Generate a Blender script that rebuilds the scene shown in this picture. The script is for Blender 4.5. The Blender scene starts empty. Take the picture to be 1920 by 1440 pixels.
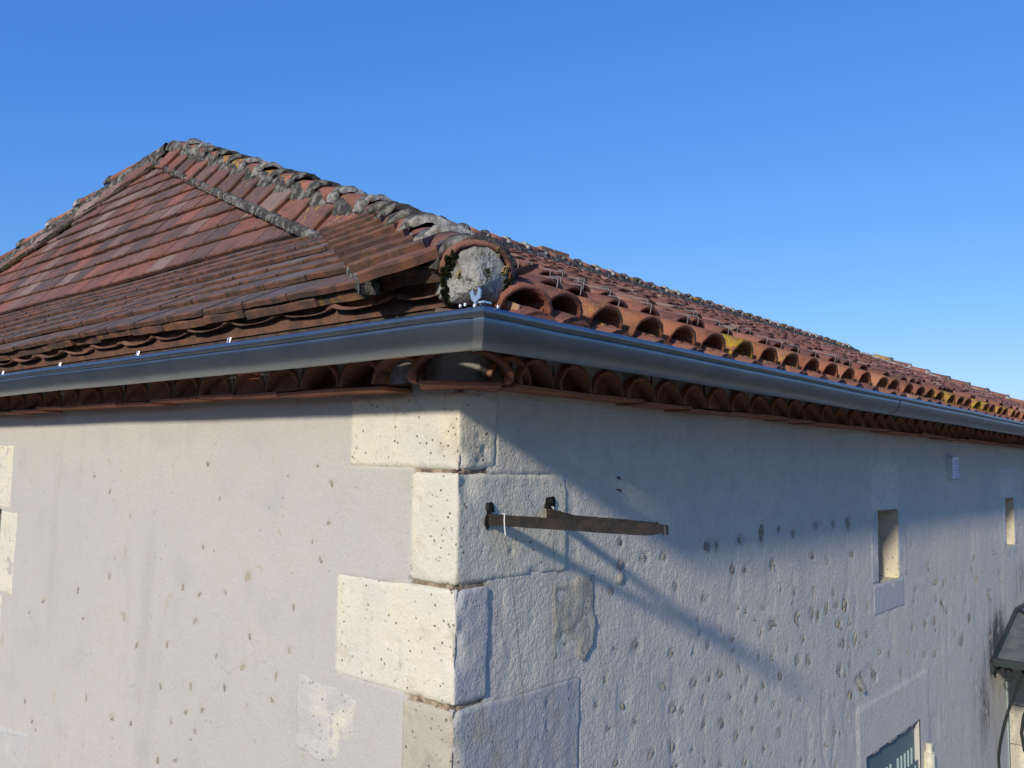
import bpy, math, random
import numpy as np
from mathutils import Matrix, Vector

# ------------------------------------------------------------------ camera, sky, sun, exposure
S = bpy.context.scene
R = math.radians
EYE = 4.0
CAM = Vector((1.681, -1.713, EYE))
yaw, pitch, roll = R(41.0), R(5.1), R(0.98)
fw = Vector((-math.sin(yaw)*math.cos(pitch), math.cos(yaw)*math.cos(pitch), math.sin(pitch)))
rt = Vector((math.cos(yaw), math.sin(yaw), 0)); up = rt.cross(fw)
r2 = rt*math.cos(roll) + up*math.sin(roll); u2 = up*math.cos(roll) - rt*math.sin(roll)
cd = bpy.data.cameras.new('camera'); cam = bpy.data.objects.new('camera', cd); S.collection.objects.link(cam)
cam.matrix_world = Matrix(((r2.x, u2.x, -fw.x, CAM.x), (r2.y, u2.y, -fw.y, CAM.y), (r2.z, u2.z, -fw.z, CAM.z), (0, 0, 0, 1)))
cd.sensor_width = 36; cd.lens = 1612/1920*36; cd.clip_end = 3000; cd.clip_start = .02
S.camera = cam
SUN_D = Vector((-.235, 1.0, -.41)).normalized()
el = math.asin(-SUN_D.z); az = math.atan2(-SUN_D.x, -SUN_D.y)
w = bpy.data.worlds.new('World'); S.world = w; w.use_nodes = True
nt = w.node_tree; bg = nt.nodes['Background']
sky = nt.nodes.new('ShaderNodeTexSky'); sky.sky_type = 'NISHITA'; sky.sun_disc = False
sky.sun_elevation = el; sky.sun_rotation = az
sky.altitude = 100; sky.air_density = 1.0; sky.dust_density = 0.3; sky.ozone_density = 2.5
# the photograph's deep, clear blue: one response curve per colour channel over the whole sky
sp_ = nt.nodes.new('ShaderNodeSeparateColor'); cb_ = nt.nodes.new('ShaderNodeCombineColor'); nt.links.new(sky.outputs[0], sp_.inputs[0])
for i, (k, g) in enumerate(((.70, 1.12), (.74, .77), (1.02, .47))):
    p_ = nt.nodes.new('ShaderNodeMath'); p_.operation = 'POWER'; q_ = nt.nodes.new('ShaderNodeMath'); q_.operation = 'MULTIPLY'
    nt.links.new(sp_.outputs[i], p_.inputs[0]); p_.inputs[1].default_value = g
    nt.links.new(p_.outputs[0], q_.inputs[0]); q_.inputs[1].default_value = k*.1**g/.1; nt.links.new(q_.outputs[0], cb_.inputs[i])
nt.links.new(cb_.outputs[0], bg.inputs[0]); bg.inputs[1].default_value = 0.118
sl = bpy.data.lights.new('sun', 'SUN'); so = bpy.data.objects.new('sun', sl); S.collection.objects.link(so)
sl.energy = 3.55; sl.angle = R(3.4); sl.color = (1, .93, .80)
so.rotation_euler = SUN_D.to_track_quat('-Z', 'Y').to_euler()
S.view_settings.view_transform = 'Standard'; S.view_settings.look = 'None'
S.view_settings.exposure = 0.0; S.view_settings.gamma = 1

# ------------------------------------------------------------------ helpers
random.seed(7); rng = np.random.default_rng(7)
COL = S.collection
def vnoise(x, y, seed=0):
    x = np.asarray(x, float); y = np.asarray(y, float)
    xi = np.floor(x).astype(np.int64); yi = np.floor(y).astype(np.int64); fx = x-xi; fy = y-yi
    fx = fx*fx*(3-2*fx); fy = fy*fy*(3-2*fy)
    def h(a, b):
        n = (a*374761393 + b*668265263 + seed*1442695041) & 0xffffffff
        n = ((n ^ (n >> 13))*1274126177) & 0xffffffff
        return ((n ^ (n >> 16)) & 0xffff)/32767.5 - 1
    return (h(xi, yi)*(1-fx)+h(xi+1, yi)*fx)*(1-fy) + (h(xi, yi+1)*(1-fx)+h(xi+1, yi+1)*fx)*fy
def fbm(x, y, seed=0, oct=3):
    s = 0; a = 1; t = 0
    for i in range(oct):
        s = s + a*vnoise(x*2**i, y*2**i, seed+i*17); t += a; a *= .5
    return s/t
def sstep(a, b, x):
    t = np.clip((x-a)/(b-a), 0, 1); return t*t*(3-2*t)
def empty(name, loc, label=None, cat=None, group=None):
    o = bpy.data.objects.new(name, None); COL.objects.link(o); o.location = loc; o.empty_display_size = .1
    if label: o['label'] = label
    if cat: o['category'] = cat
    if group: o['group'] = group
    return o
def mesh(name, v, f, mat=None, smooth=False):
    me = bpy.data.meshes.new(name)
    v = np.asarray(v, dtype=np.float32).reshape(-1, 3)
    me.from_pydata(v.tolist() if len(v) < 5000 else v, [], f)
    if mat: me.materials.append(mat)
    if smooth: me.polygons.foreach_set('use_smooth', [True]*len(me.polygons))
    me.update(); return me
WM = {}
def obj(name, me, parent=None, mw=None, color=None, label=None, kind=None, cat=None, group=None):
    # mw is the world matrix; parts keep it through the inverse of their parent's world matrix
    o = bpy.data.objects.new(name, me); COL.objects.link(o)
    m = mw if mw is not None else Matrix.Identity(4); WM[o.name] = m
    if parent is not None:
        o.parent = parent
        o.matrix_parent_inverse = (WM[parent.name] if parent.name in WM else Matrix.Translation(parent.location)).inverted()
    o.matrix_basis = m
    if color is not None: o.color = color
    if label: o['label'] = label
    if kind: o['kind'] = kind
    if cat: o['category'] = cat
    if group: o['group'] = group
    return o
def attr(me, name, arr):
    a = me.attributes.new(name, 'FLOAT', 'POINT'); a.data.foreach_set('value', np.asarray(arr, np.float32).ravel())
def grid_faces(nu, nv, keep=None):
    i = np.arange(nu-1)[:, None]; j = np.arange(nv-1)[None, :]
    a = i*nv+j
    q = np.stack([a, a+nv, a+nv+1, a+1], -1)
    q = q.reshape(-1, 4) if keep is None else q[keep]
    return q.tolist()
class MB:
    def __init__(s): s.v = []; s.f = []; s.t = []
    def add(s, v, f, tint=None):
        n = len(s.v); s.v += [tuple(p) for p in v]; s.f += [tuple(i+n for i in q) for q in f]
        if tint is not None: s.t += [tint]*len(v)
    def box(s, x0, x1, y0, y1, z0, z1, M=None, tint=None):
        v = [Vector((x, y, z)) for x in (x0, x1) for y in (y0, y1) for z in (z0, z1)]
        if M: v = [M @ p for p in v]
        s.add(v, [(0, 1, 3, 2), (4, 6, 7, 5), (0, 4, 5, 1), (2, 3, 7, 6), (0, 2, 6, 4), (1, 5, 7, 3)], tint)
    def tube(s, pts, r, n=6, closed=False):
        pts = [Vector(p) for p in pts]; rings = []
        rr = r if isinstance(r, (list, tuple)) else [r]*len(pts)
        a = None
        for i, p in enumerate(pts):
            t = (pts[min(i+1, len(pts)-1)] - pts[max(i-1, 0)]).normalized()
            if a is None:
                a = t.cross(Vector((0, 0, 1)));
                if a.length < .1: a = t.cross(Vector((1, 0, 0)))
            a = (a - t*a.dot(t)).normalized(); b = t.cross(a)
            rings.append([p + (a*math.cos(k*2*math.pi/n) + b*math.sin(k*2*math.pi/n))*rr[i] for k in range(n)])
        v = [q for rg in rings for q in rg]; f = []
        for i in range(len(pts)-1):
            for k in range(n):
                f.append((i*n+k, i*n+(k+1) % n, (i+1)*n+(k+1) % n, (i+1)*n+k))
        f.append(tuple(range(n-1, -1, -1))); f.append(tuple((len(pts)-1)*n+k for k in range(n)))
        s.add(v, f)
    def me(s, name, mat, smooth=False):
        m = mesh(name, s.v, s.f, mat, smooth)
        if s.t:
            a = m.color_attributes.new('tint', 'FLOAT_COLOR', 'POINT')
            a.data.foreach_set('color', np.array(s.t, np.float32).ravel())
        return m
def frame(p, ydir, zdir):
    y = Vector(ydir).normalized(); z = Vector(zdir); z = (z - y*z.dot(y)).normalized(); x = y.cross(z)
    return Matrix(((x.x, y.x, z.x, p[0]), (x.y, y.y, z.y, p[1]), (x.z, y.z, z.z, p[2]), (0, 0, 0, 1)))
def jit(a, b=None):
    return random.uniform(-a, a) if b is None else random.uniform(a, b)
def px(P):
    v = Vector(P) - CAM; z = v.dot(fw)
    if z < .05: return None
    return 960 + 1612*v.dot(r2)/z, 720 - 1612*v.dot(u2)/z, z
def size_in_view(P, s):
    q = px(P)
    if q is None or not (-150 < q[0] < 2070 and -150 < q[1] < 1590): return 0
    return s*1612/q[2]

# ------------------------------------------------------------------ materials
class NB:
    def __init__(s, name, rough=.85, spec=.3, metal=0):
        s.m = bpy.data.materials.new(name); s.m.use_nodes = True; s.t = s.m.node_tree; s.n = s.t.nodes
        s.p = s.n['Principled BSDF']; s.p.inputs['Roughness'].default_value = rough
        s.p.inputs['Specular IOR Level'].default_value = spec; s.p.inputs['Metallic'].default_value = metal
        s.tc = s.n.new('ShaderNodeTexCoord')
    def L(s, a, b): s.t.links.new(a, b)
    def noise(s, scale, detail=4, rough=.55, co='Object', dist=0, stretch=None):
        n = s.n.new('ShaderNodeTexNoise'); n.inputs['Scale'].default_value = scale; n.inputs['Detail'].default_value = detail
        n.inputs['Roughness'].default_value = rough; n.inputs['Distortion'].default_value = dist
        c = s.tc.outputs[co] if isinstance(co, str) else co
        if stretch:
            mp = s.n.new('ShaderNodeMapping'); mp.inputs['Scale'].default_value = stretch; s.L(c, mp.inputs[0]); c = mp.outputs[0]
        s.L(c, n.inputs['Vector']); return n.outputs['Fac']
    def vor(s, scale, feat='F1', co='Object', out='Distance', rnd=1):
        n = s.n.new('ShaderNodeTexVoronoi'); n.feature = feat; n.inputs['Scale'].default_value = scale; n.inputs['Randomness'].default_value = rnd
        s.L(s.tc.outputs[co] if isinstance(co, str) else co, n.inputs['Vector']); return n.outputs[out]
    def ramp(s, fac, lo, hi, inv=False):
        n = s.n.new('ShaderNodeMapRange'); n.interpolation_type = 'SMOOTHSTEP'
        n.inputs[1].default_value = lo; n.inputs[2].default_value = hi
        n.inputs[3].default_value = 1 if inv else 0; n.inputs[4].default_value = 0 if inv else 1
        s.L(fac, n.inputs[0]); return n.outputs[0]
    def math(s, op, a, b=None):
        n = s.n.new('ShaderNodeMath'); n.operation = op
        for i, q in enumerate((a, b)):
            if q is None: continue
            if isinstance(q, (int, float)): n.inputs[i].default_value = q
            else: s.L(q, n.inputs[i])
        return n.outputs[0]
    def mix(s, fac, a, b, mode='MIX'):
        n = s.n.new('ShaderNodeMix'); n.data_type = 'RGBA'; n.blend_type = mode
        for i, q in ((0, fac), (6, a), (7, b)):
            if isinstance(q, (int, float)): n.inputs[i].default_value = q
            elif isinstance(q, tuple): n.inputs[i].default_value = (*q, 1) if len(q) == 3 else q
            else: s.L(q, n.inputs[i])
        return n.outputs[2]
    def attr(s, name, typ='GEOMETRY', out='Fac'):
        n = s.n.new('ShaderNodeAttribute'); n.attribute_type = typ; n.attribute_name = name; return n.outputs[out]
    def oinfo(s, out): 
        if not hasattr(s, 'oi'): s.oi = s.n.new('ShaderNodeObjectInfo')
        return s.oi.outputs[out]
    def bump(s, h, dist, strength=1, prev=None):
        n = s.n.new('ShaderNodeBump'); n.inputs['Distance'].default_value = dist; n.inputs['Strength'].default_value = strength
        s.L(h, n.inputs['Height'])
        if prev: s.L(prev, n.inputs['Normal'])
        return n.outputs[0]
    def done(s, col, normal=None, rough=None):
        if isinstance(col, tuple): s.p.inputs['Base Color'].default_value = (*col, 1)
        else: s.L(col, s.p.inputs['Base Color'])
        if normal: s.L(normal, s.p.inputs['Normal'])
        if rough is not None: s.L(rough, s.p.inputs['Roughness'])
        return s.m

def CRACK(b):
    v = b.n.new('ShaderNodeVectorMath'); v.operation = 'MULTIPLY_ADD'; n = b.n.new('ShaderNodeTexNoise'); n.inputs['Scale'].default_value = 5
    b.L(b.tc.outputs['Object'], n.inputs['Vector']); b.L(n.outputs['Color'], v.inputs[0]); v.inputs[1].default_value = (.3, .3, .3); b.L(b.tc.outputs['Object'], v.inputs[2]); return v.outputs[0]
def m_plaster():
    b = NB('lime_plaster', .92, .2)
    big = b.noise(.9, 3); mid = b.noise(5, 4); fine = b.noise(60, 5, .6)
    c = b.mix(b.ramp(big, .35, .65), (.52, .492, .448), (.56, .52, .455))
    c = b.mix(b.math('MULTIPLY', b.ramp(mid, .5, .72), .45), c, (.45, .43, .405))
    yel = b.noise(2.2, 4, .6, dist=.6)
    c = b.mix(b.math('MULTIPLY', b.ramp(yel, .58, .74), .35), c, (.54, .48, .36))
    # run-off below the eaves and old damp, broken into vertical streaks
    stk = b.noise(3.2, 5, .65, stretch=(1, 1, .16)); c = b.mix(b.math('MULTIPLY', b.ramp(stk, .54, .74), .30), c, (.36, .34, .315))
    cr = b.vor(1.7, 'DISTANCE_TO_EDGE', co=CRACK(b)); c = b.mix(b.math('MULTIPLY', b.math('MULTIPLY', b.ramp(cr, .0, .006, True), b.ramp(b.noise(1.3, 2), .56, .66)), .22), c, (.24, .21, .18))
    spk = b.noise(38, 2, .5); sp2 = b.noise(4, 2)
    c = b.mix(b.math('MULTIPLY', b.math('MULTIPLY', b.ramp(spk, .66, .72), b.ramp(sp2, .45, .6)), .55), c, (.25, .23, .20))
    c = b.mix(b.math('MULTIPLY', b.ramp(fine, .55, .75), .15), c, (.40, .39, .38))
    oc = b.ramp(b.noise(15, 3, .55, dist=.5, stretch=(1, 1, .6)), .665, .70); c = b.mix(b.math('MULTIPLY', b.math('MULTIPLY', oc, b.ramp(b.noise(2.6, 2), .42, .55)), .6), c, (.47, .40, .27))
    # side wall colour multiplied brighter, standing in for stronger grazing sunlight
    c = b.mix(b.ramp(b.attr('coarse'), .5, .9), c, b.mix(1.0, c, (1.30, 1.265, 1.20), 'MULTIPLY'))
    c = b.mix(b.math('MULTIPLY', b.ramp(b.noise(13, 5, .7), .48, .66), .30), c, (.52, .46, .36))
    c = b.mix(b.math('MULTIPLY', b.ramp(b.noise(170, 3, .7), .55, .68), .28), c, (.33, .31, .28))
    # exposed joint mortar and streaky stain, both painted per vertex where they stand
    st = b.noise(9, 5, .7, stretch=(1, 1, .22)); sf = b.noise(70, 4, .7, stretch=(1, 1, .3))
    sm = b.ramp(b.math('ADD', b.attr('stain'), b.math('MULTIPLY', b.math('SUBTRACT', b.math('ADD', st, sf), 1.0), .9)), .45, .75)
    soft = b.ramp(b.math('ADD', b.attr('stain'), b.math('SUBTRACT', st, .5)), .1, .9)
    c = b.mix(b.math('MULTIPLY', soft, .55), c, (.33, .27, .23))
    c = b.mix(b.math('MULTIPLY', sm, .85), c, (.06, .045, .04))
    c = b.mix(b.attr('mortar'), c, b.mix(b.ramp(b.noise(30, 4), .4, .6), (.44, .33, .23), (.17, .12, .09)))
    pit = b.attr('pit')
    c = b.mix(b.math('MULTIPLY', b.math('MULTIPLY', pit, b.attr('coarse')), .5), c, (.40, .35, .28))
    n1 = b.noise(135, 3, .55); n2 = b.noise(52, 3, .55); n3 = b.noise(300, 3, .6)
    h = b.math('ADD', b.math('MULTIPLY', n1, .7), b.math('MULTIPLY', n2, 1.0)); h = b.math('ADD', h, b.math('MULTIPLY', n3, .3))
    h = b.math('MULTIPLY', h, b.attr('coarse'))
    return b.done(c, b.bump(h, .0058, 1.0))
def m_stone(name='limestone', base=(.77, .69, .53), b2=(.70, .655, .545), dirt=(.53, .45, .33)):
    b = NB(name, .9, .2)
    c = b.mix(b.ramp(b.noise(3.5, 4), .4, .62), base, b2)
    c = b.mix(b.math('MULTIPLY', b.ramp(b.noise(9, 5, .65), .52, .72), .5), c, dirt)
    c = b.mix(b.math('MULTIPLY', b.ramp(b.noise(24, 4, .7), .56, .66), .35), c, (.40, .34, .25))
    dots = b.ramp(b.math('ADD', b.vor(46), b.math('MULTIPLY', b.noise(120, 2), .22)), .20, .31, True); dm = b.ramp(b.noise(11, 2), .42, .56)
    dd = b.math('MULTIPLY', dots, dm)
    c = b.mix(b.math('MULTIPLY', dd, .8), c, (.20, .15, .10))
    pn = b.noise(7, 4, .6)
    pm = b.ramp(b.math('ADD', b.attr('paint'), b.math('MULTIPLY', b.math('SUBTRACT', pn, .5), 1.4)), .3, .75)
    c = b.mix(b.math('MULTIPLY', pm, .9), c, (.515, .50, .475))
    n1 = b.noise(110, 3, .6, dist=.4); n2 = b.noise(40, 4, .6)
    h = b.math('ADD', b.math('MULTIPLY', n1, .8), b.math('MULTIPLY', n2, .7)); h = b.math('SUBTRACT', h, b.math('MULTIPLY', dd, 1.2))
    return b.done(c, b.bump(h, .0042, 1.0))
def tinted(b, stuff):
    if stuff: return b.attr('tint', 'GEOMETRY', 'Color'), b.attr('tint', 'GEOMETRY', 'Alpha'), b.tc.outputs['Object']
    v = b.n.new('ShaderNodeVectorMath'); v.operation = 'ADD'
    sc = b.n.new('ShaderNodeVectorMath'); sc.operation = 'SCALE'; sc.inputs[3].default_value = 37.0
    cx = b.n.new('ShaderNodeCombineXYZ'); b.L(b.oinfo('Random'), cx.inputs[0]); b.L(b.oinfo('Random'), cx.inputs[2])
    b.L(cx.outputs[0], sc.inputs[0]); b.L(b.tc.outputs['Object'], v.inputs[0]); b.L(sc.outputs[0], v.inputs[1])
    return b.oinfo('Color'), b.oinfo('Alpha'), v.outputs[0]
def m_tile(name, stuff=False, crust=False, edge=False):
    b = NB(name, .92, .12)
    col, al, co = tinted(b, stuff)
    c = b.mix(b.math('MULTIPLY', b.ramp(b.noise(420, 2, .6, co=co), .5, .62), .45), col, b.mix(.5, col, (.50, .42, .36)))
    c = b.mix(b.math('MULTIPLY', b.ramp(b.noise(330, 2, .6, co=co), .56, .66), .55), c, (.05, .035, .03))
    c = b.mix(b.math('MULTIPLY', b.ramp(b.noise(14, 5, .65, co=co), .48, .70), .65), c, (.085, .065, .055))
    ge = b.n.new('ShaderNodeNewGeometry'); c = b.mix(b.math('MULTIPLY', b.ramp(b.noise(1.7, 5, .68, co=ge.outputs['Position']), .46, .68), .55), c, b.mix(.55, c, (.055, .04, .034)))
    lw = b.noise(26, 4, .6, co=co)
    gry = b.ramp(b.noise(34, 4, .7, co=co), .60, .70)
    c = b.mix(b.math('MULTIPLY', gry, .45), c, (.30, .29, .26))
    # lichen: amount rides in the alpha of the tint
    li = b.ramp(b.math('ADD', lw, b.math('MULTIPLY', al, .30)), .70, .77)
    c = b.mix(li, c, b.mix(b.ramp(b.noise(60, 3, co=co), .4, .6), (.52, .30, .03), (.40, .27, .05)))
    if edge:
        sp = b.n.new('ShaderNodeSeparateXYZ'); b.L(b.tc.outputs['Object'], sp.inputs[0])
        ee = b.math('ADD', sp.outputs[1], b.math('MULTIPLY', b.math('SUBTRACT', b.noise(30, 3, co=co), .5), .006))
        c = b.mix(b.math('MULTIPLY', b.ramp(ee, .004, .009, True), .8), c, b.mix(b.ramp(b.noise(12, 4, .6, co=co), .4, .6), (.07, .048, .038), (.19, .085, .05)))
    if crust:
        # lime and moss crust on the exposed lower third of a cap
        sp = b.n.new('ShaderNodeSeparateXYZ'); b.L(b.tc.outputs['Object'], sp.inputs[0])
        e = b.math('ADD', b.math('MULTIPLY', sp.outputs[1], 11.0), b.math('MULTIPLY', b.math('SUBTRACT', b.noise(30, 4, .6, co=co), .5), 1.8))
        k = b.ramp(e, .35, .75, True)
        c = b.mix(k, c, b.mix(b.ramp(b.noise(20, 4, .6, co=co), .35, .62), (.05, .045, .035), (.42, .39, .34)))
    h = b.math('ADD', b.noise(180, 3, .6, co=co), b.math('MULTIPLY', b.noise(40, 4, .6, co=co), 1.5))
    return b.done(c, b.bump(h, .0022, 1.0))
def m_mortar(name='weathered_mortar', lo=(.060, .055, .047), hi=(.30, .28, .24), t0=.44, t1=.68, sc=18, moss=.0):
    b = NB(name, .95, .15)
    c = b.mix(b.ramp(b.noise(sc, 5, .65), t0, t1), lo, hi)
    c = b.mix(b.math('MULTIPLY', b.ramp(b.noise(70, 4, .6, stretch=(1, 1, .35)), .55, .68), .6), c, (.06, .05, .04))
    if moss: c = b.mix(b.ramp(b.noise(11, 4, .6), .62-moss*.2, .70-moss*.2), c, (.035, .04, .012))
    h = b.math('ADD', b.noise(50, 4, .65), b.noise(140, 3, .6))
    return b.done(c, b.bump(h, .006, 1.0))
def m_plain(name, col, rough=.6, spec=.4, metal=0, n=0, c2=None, sc=20, bd=.001):
    b = NB(name, rough, spec, metal); c = col
    if c2: c = b.mix(b.ramp(b.noise(sc, 5, .65), .42, .62), col, c2)
    return b.done(c, b.bump(b.noise(sc*4, 4, .6), bd, n) if n else None)
def m_clay():
    b = NB('eaves_clay', .85, .25)
    c = b.mix(b.ramp(b.noise(9, 4, .6), .38, .64), (.42, .17, .10), (.27, .115, .07))
    c = b.mix(b.math('MULTIPLY', b.ramp(b.noise(30, 4, .7), .55, .7), .6), c, (.30, .24, .19))
    return b.done(c, b.bump(b.noise(60, 4, .6), .003, 1))
PLASTER = m_plaster(); STONE = m_stone(); STONE_G = m_stone('limestone_grey', (.78, .71, .58), (.74, .68, .57), (.48, .45, .39)); STONE_Y = m_stone('limestone_yellow', (.70, .61, .43), (.64, .56, .42), (.44, .36, .25)); STONE_DIM = m_stone('limestone_weathered', (.52, .46, .34), (.48, .44, .35), (.30, .27, .21))
FLAT = m_tile('flat_clay_tile', edge=True); TILE = m_tile('roof_tile'); TILE_S = m_tile('roof_tile_stuff', True); CAPM = m_tile('cap_tile', False, True); CAPM_S = m_tile('cap_tile_stuff', True)
MORT = m_mortar(); MORT_DK = m_mortar('mossy_mortar', (.025, .022, .018), (.17, .155, .125), .50, .72, 14, .5)
MORT_LT = m_mortar('lime_mortar', (.12, .112, .098), (.44, .415, .36), .38, .58, 14)
MORT_PLUG = m_mortar('plug_mortar', (.17, .155, .12), (.43, .41, .36), .36, .58, 8, .25)
MORT_GREY = m_plain('eaves_mortar', (.36, .34, .31), .95, .15, n=1, c2=(.19, .17, .155), sc=12, bd=.004)
CLAY = m_clay()
GUT = m_plain('zinc_grey_coated_metal', (.215, .245, .275), .38, .5, .9, n=.15, c2=(.185, .215, .245), sc=6, bd=.0004)
GUT_LT = m_plain('bare_zinc', (.29, .31, .32), .42, .5, .85)
BRIGHT = m_plain('bright_steel', (.72, .72, .72), .35, .5, .7)
IRON = m_plain('rusty_iron', (.018, .017, .016), .75, .3, .1, n=1, c2=(.036, .026, .022), sc=22, bd=.002)
DARKIRON = m_plain('painted_wrought_iron', (.022, .028, .026), .5, .4, .1)
WIRE = m_plain('thin_wire', (.14, .135, .13), .6, .4)
TIE = m_plain('white_cord', (.75, .74, .70), .7, .3)
PVC = m_plain('white_plastic', (.66, .69, .74), .45, .5)
SHUT = m_plain('grey_green_paint', (.135, .20, .20), .55, .4, n=.3, c2=(.125, .185, .19), sc=3)
SHUT_LT = m_plain('grey_green_lit_bead', (.30, .40, .38), .5, .4)  # paler than the shutter boards: sunlit bead edges put into the colour
CREAM = m_plain('cream_paint', (.72, .68, .50), .5, .4, n=.4, c2=(.62, .58, .44), sc=30)
CANOPY = m_plain('dark_green_frame', (.030, .042, .042), .4, .5, .1, n=.3, sc=40)
DARK = m_plain('dark_interior', (.02, .018, .016), .9, .1)

# ------------------------------------------------------------------ ground
g = MB(); g.add([(-400, -400, 0), (400, -400, 0), (400, 400, 0), (-400, 400, 0)], [(0, 1, 2, 3)])
gm = NB('gravel_yard', .95, .1)
gc = gm.mix(gm.ramp(gm.noise(.15, 5, .6), .4, .6), (.27, .245, .20), (.20, .19, .12))
gc = gm.mix(gm.math('MULTIPLY', gm.ramp(gm.noise(60, 3), .5, .6), .4), gc, (.14, .12, .10))
obj('ground', g.me('ground', gm.done(gc, gm.bump(gm.noise(60, 3), .01, .7))), kind='structure')

# dark leafy screen added out of view, for gutter reflections and less horizon light
hv = []; hf = []
rs = np.random.default_rng(3)
nu_, nv_ = 90, 16
HC = [Vector((46, 30, 0)), Vector((44, -4, 0)), Vector((30, -24, 0)), Vector((4, -32, 0)), Vector((-30, -30, 0)), Vector((-48, -8, 0))]
def hpt(t):
    t *= len(HC)-1; i = min(int(t), len(HC)-2); return HC[i].lerp(HC[i+1], t-i)
for i in range(nu_+1):
    p = hpt(i/nu_); t = (hpt(min(1, i/nu_+.02))-hpt(max(0, i/nu_-.02))).normalized(); sd = t.cross(Vector((0, 0, 1)))
    for j in range(nv_+1):
        q = math.pi*j/nv_; top = 7.2+1.2*float(vnoise(i*.22, 0, 8))
        q_ = p+sd*(-2.2*math.cos(q))*(1 if j not in (0, nv_) else 1)+Vector((0, 0, top*math.sin(q)**.35 if 0 < j < nv_ else -.1))
        q_ += Vector(rs.uniform(-.45, .45, 3)); hv.append(q_)
hf = [(i*(nv_+1)+j, i*(nv_+1)+j+1, (i+1)*(nv_+1)+j+1, (i+1)*(nv_+1)+j) for i in range(nu_) for j in range(nv_)]
obj('added_screen', mesh('added_screen', hv, hf, m_plain('added_screen_leaves', (.035, .055, .02), .9, .2, n=1, c2=(.07, .09, .035), sc=4, bd=.1)), None, label='added dark leafy screen behind the viewpoint, for gutter reflections and darker fill', cat='added_screen')

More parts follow.
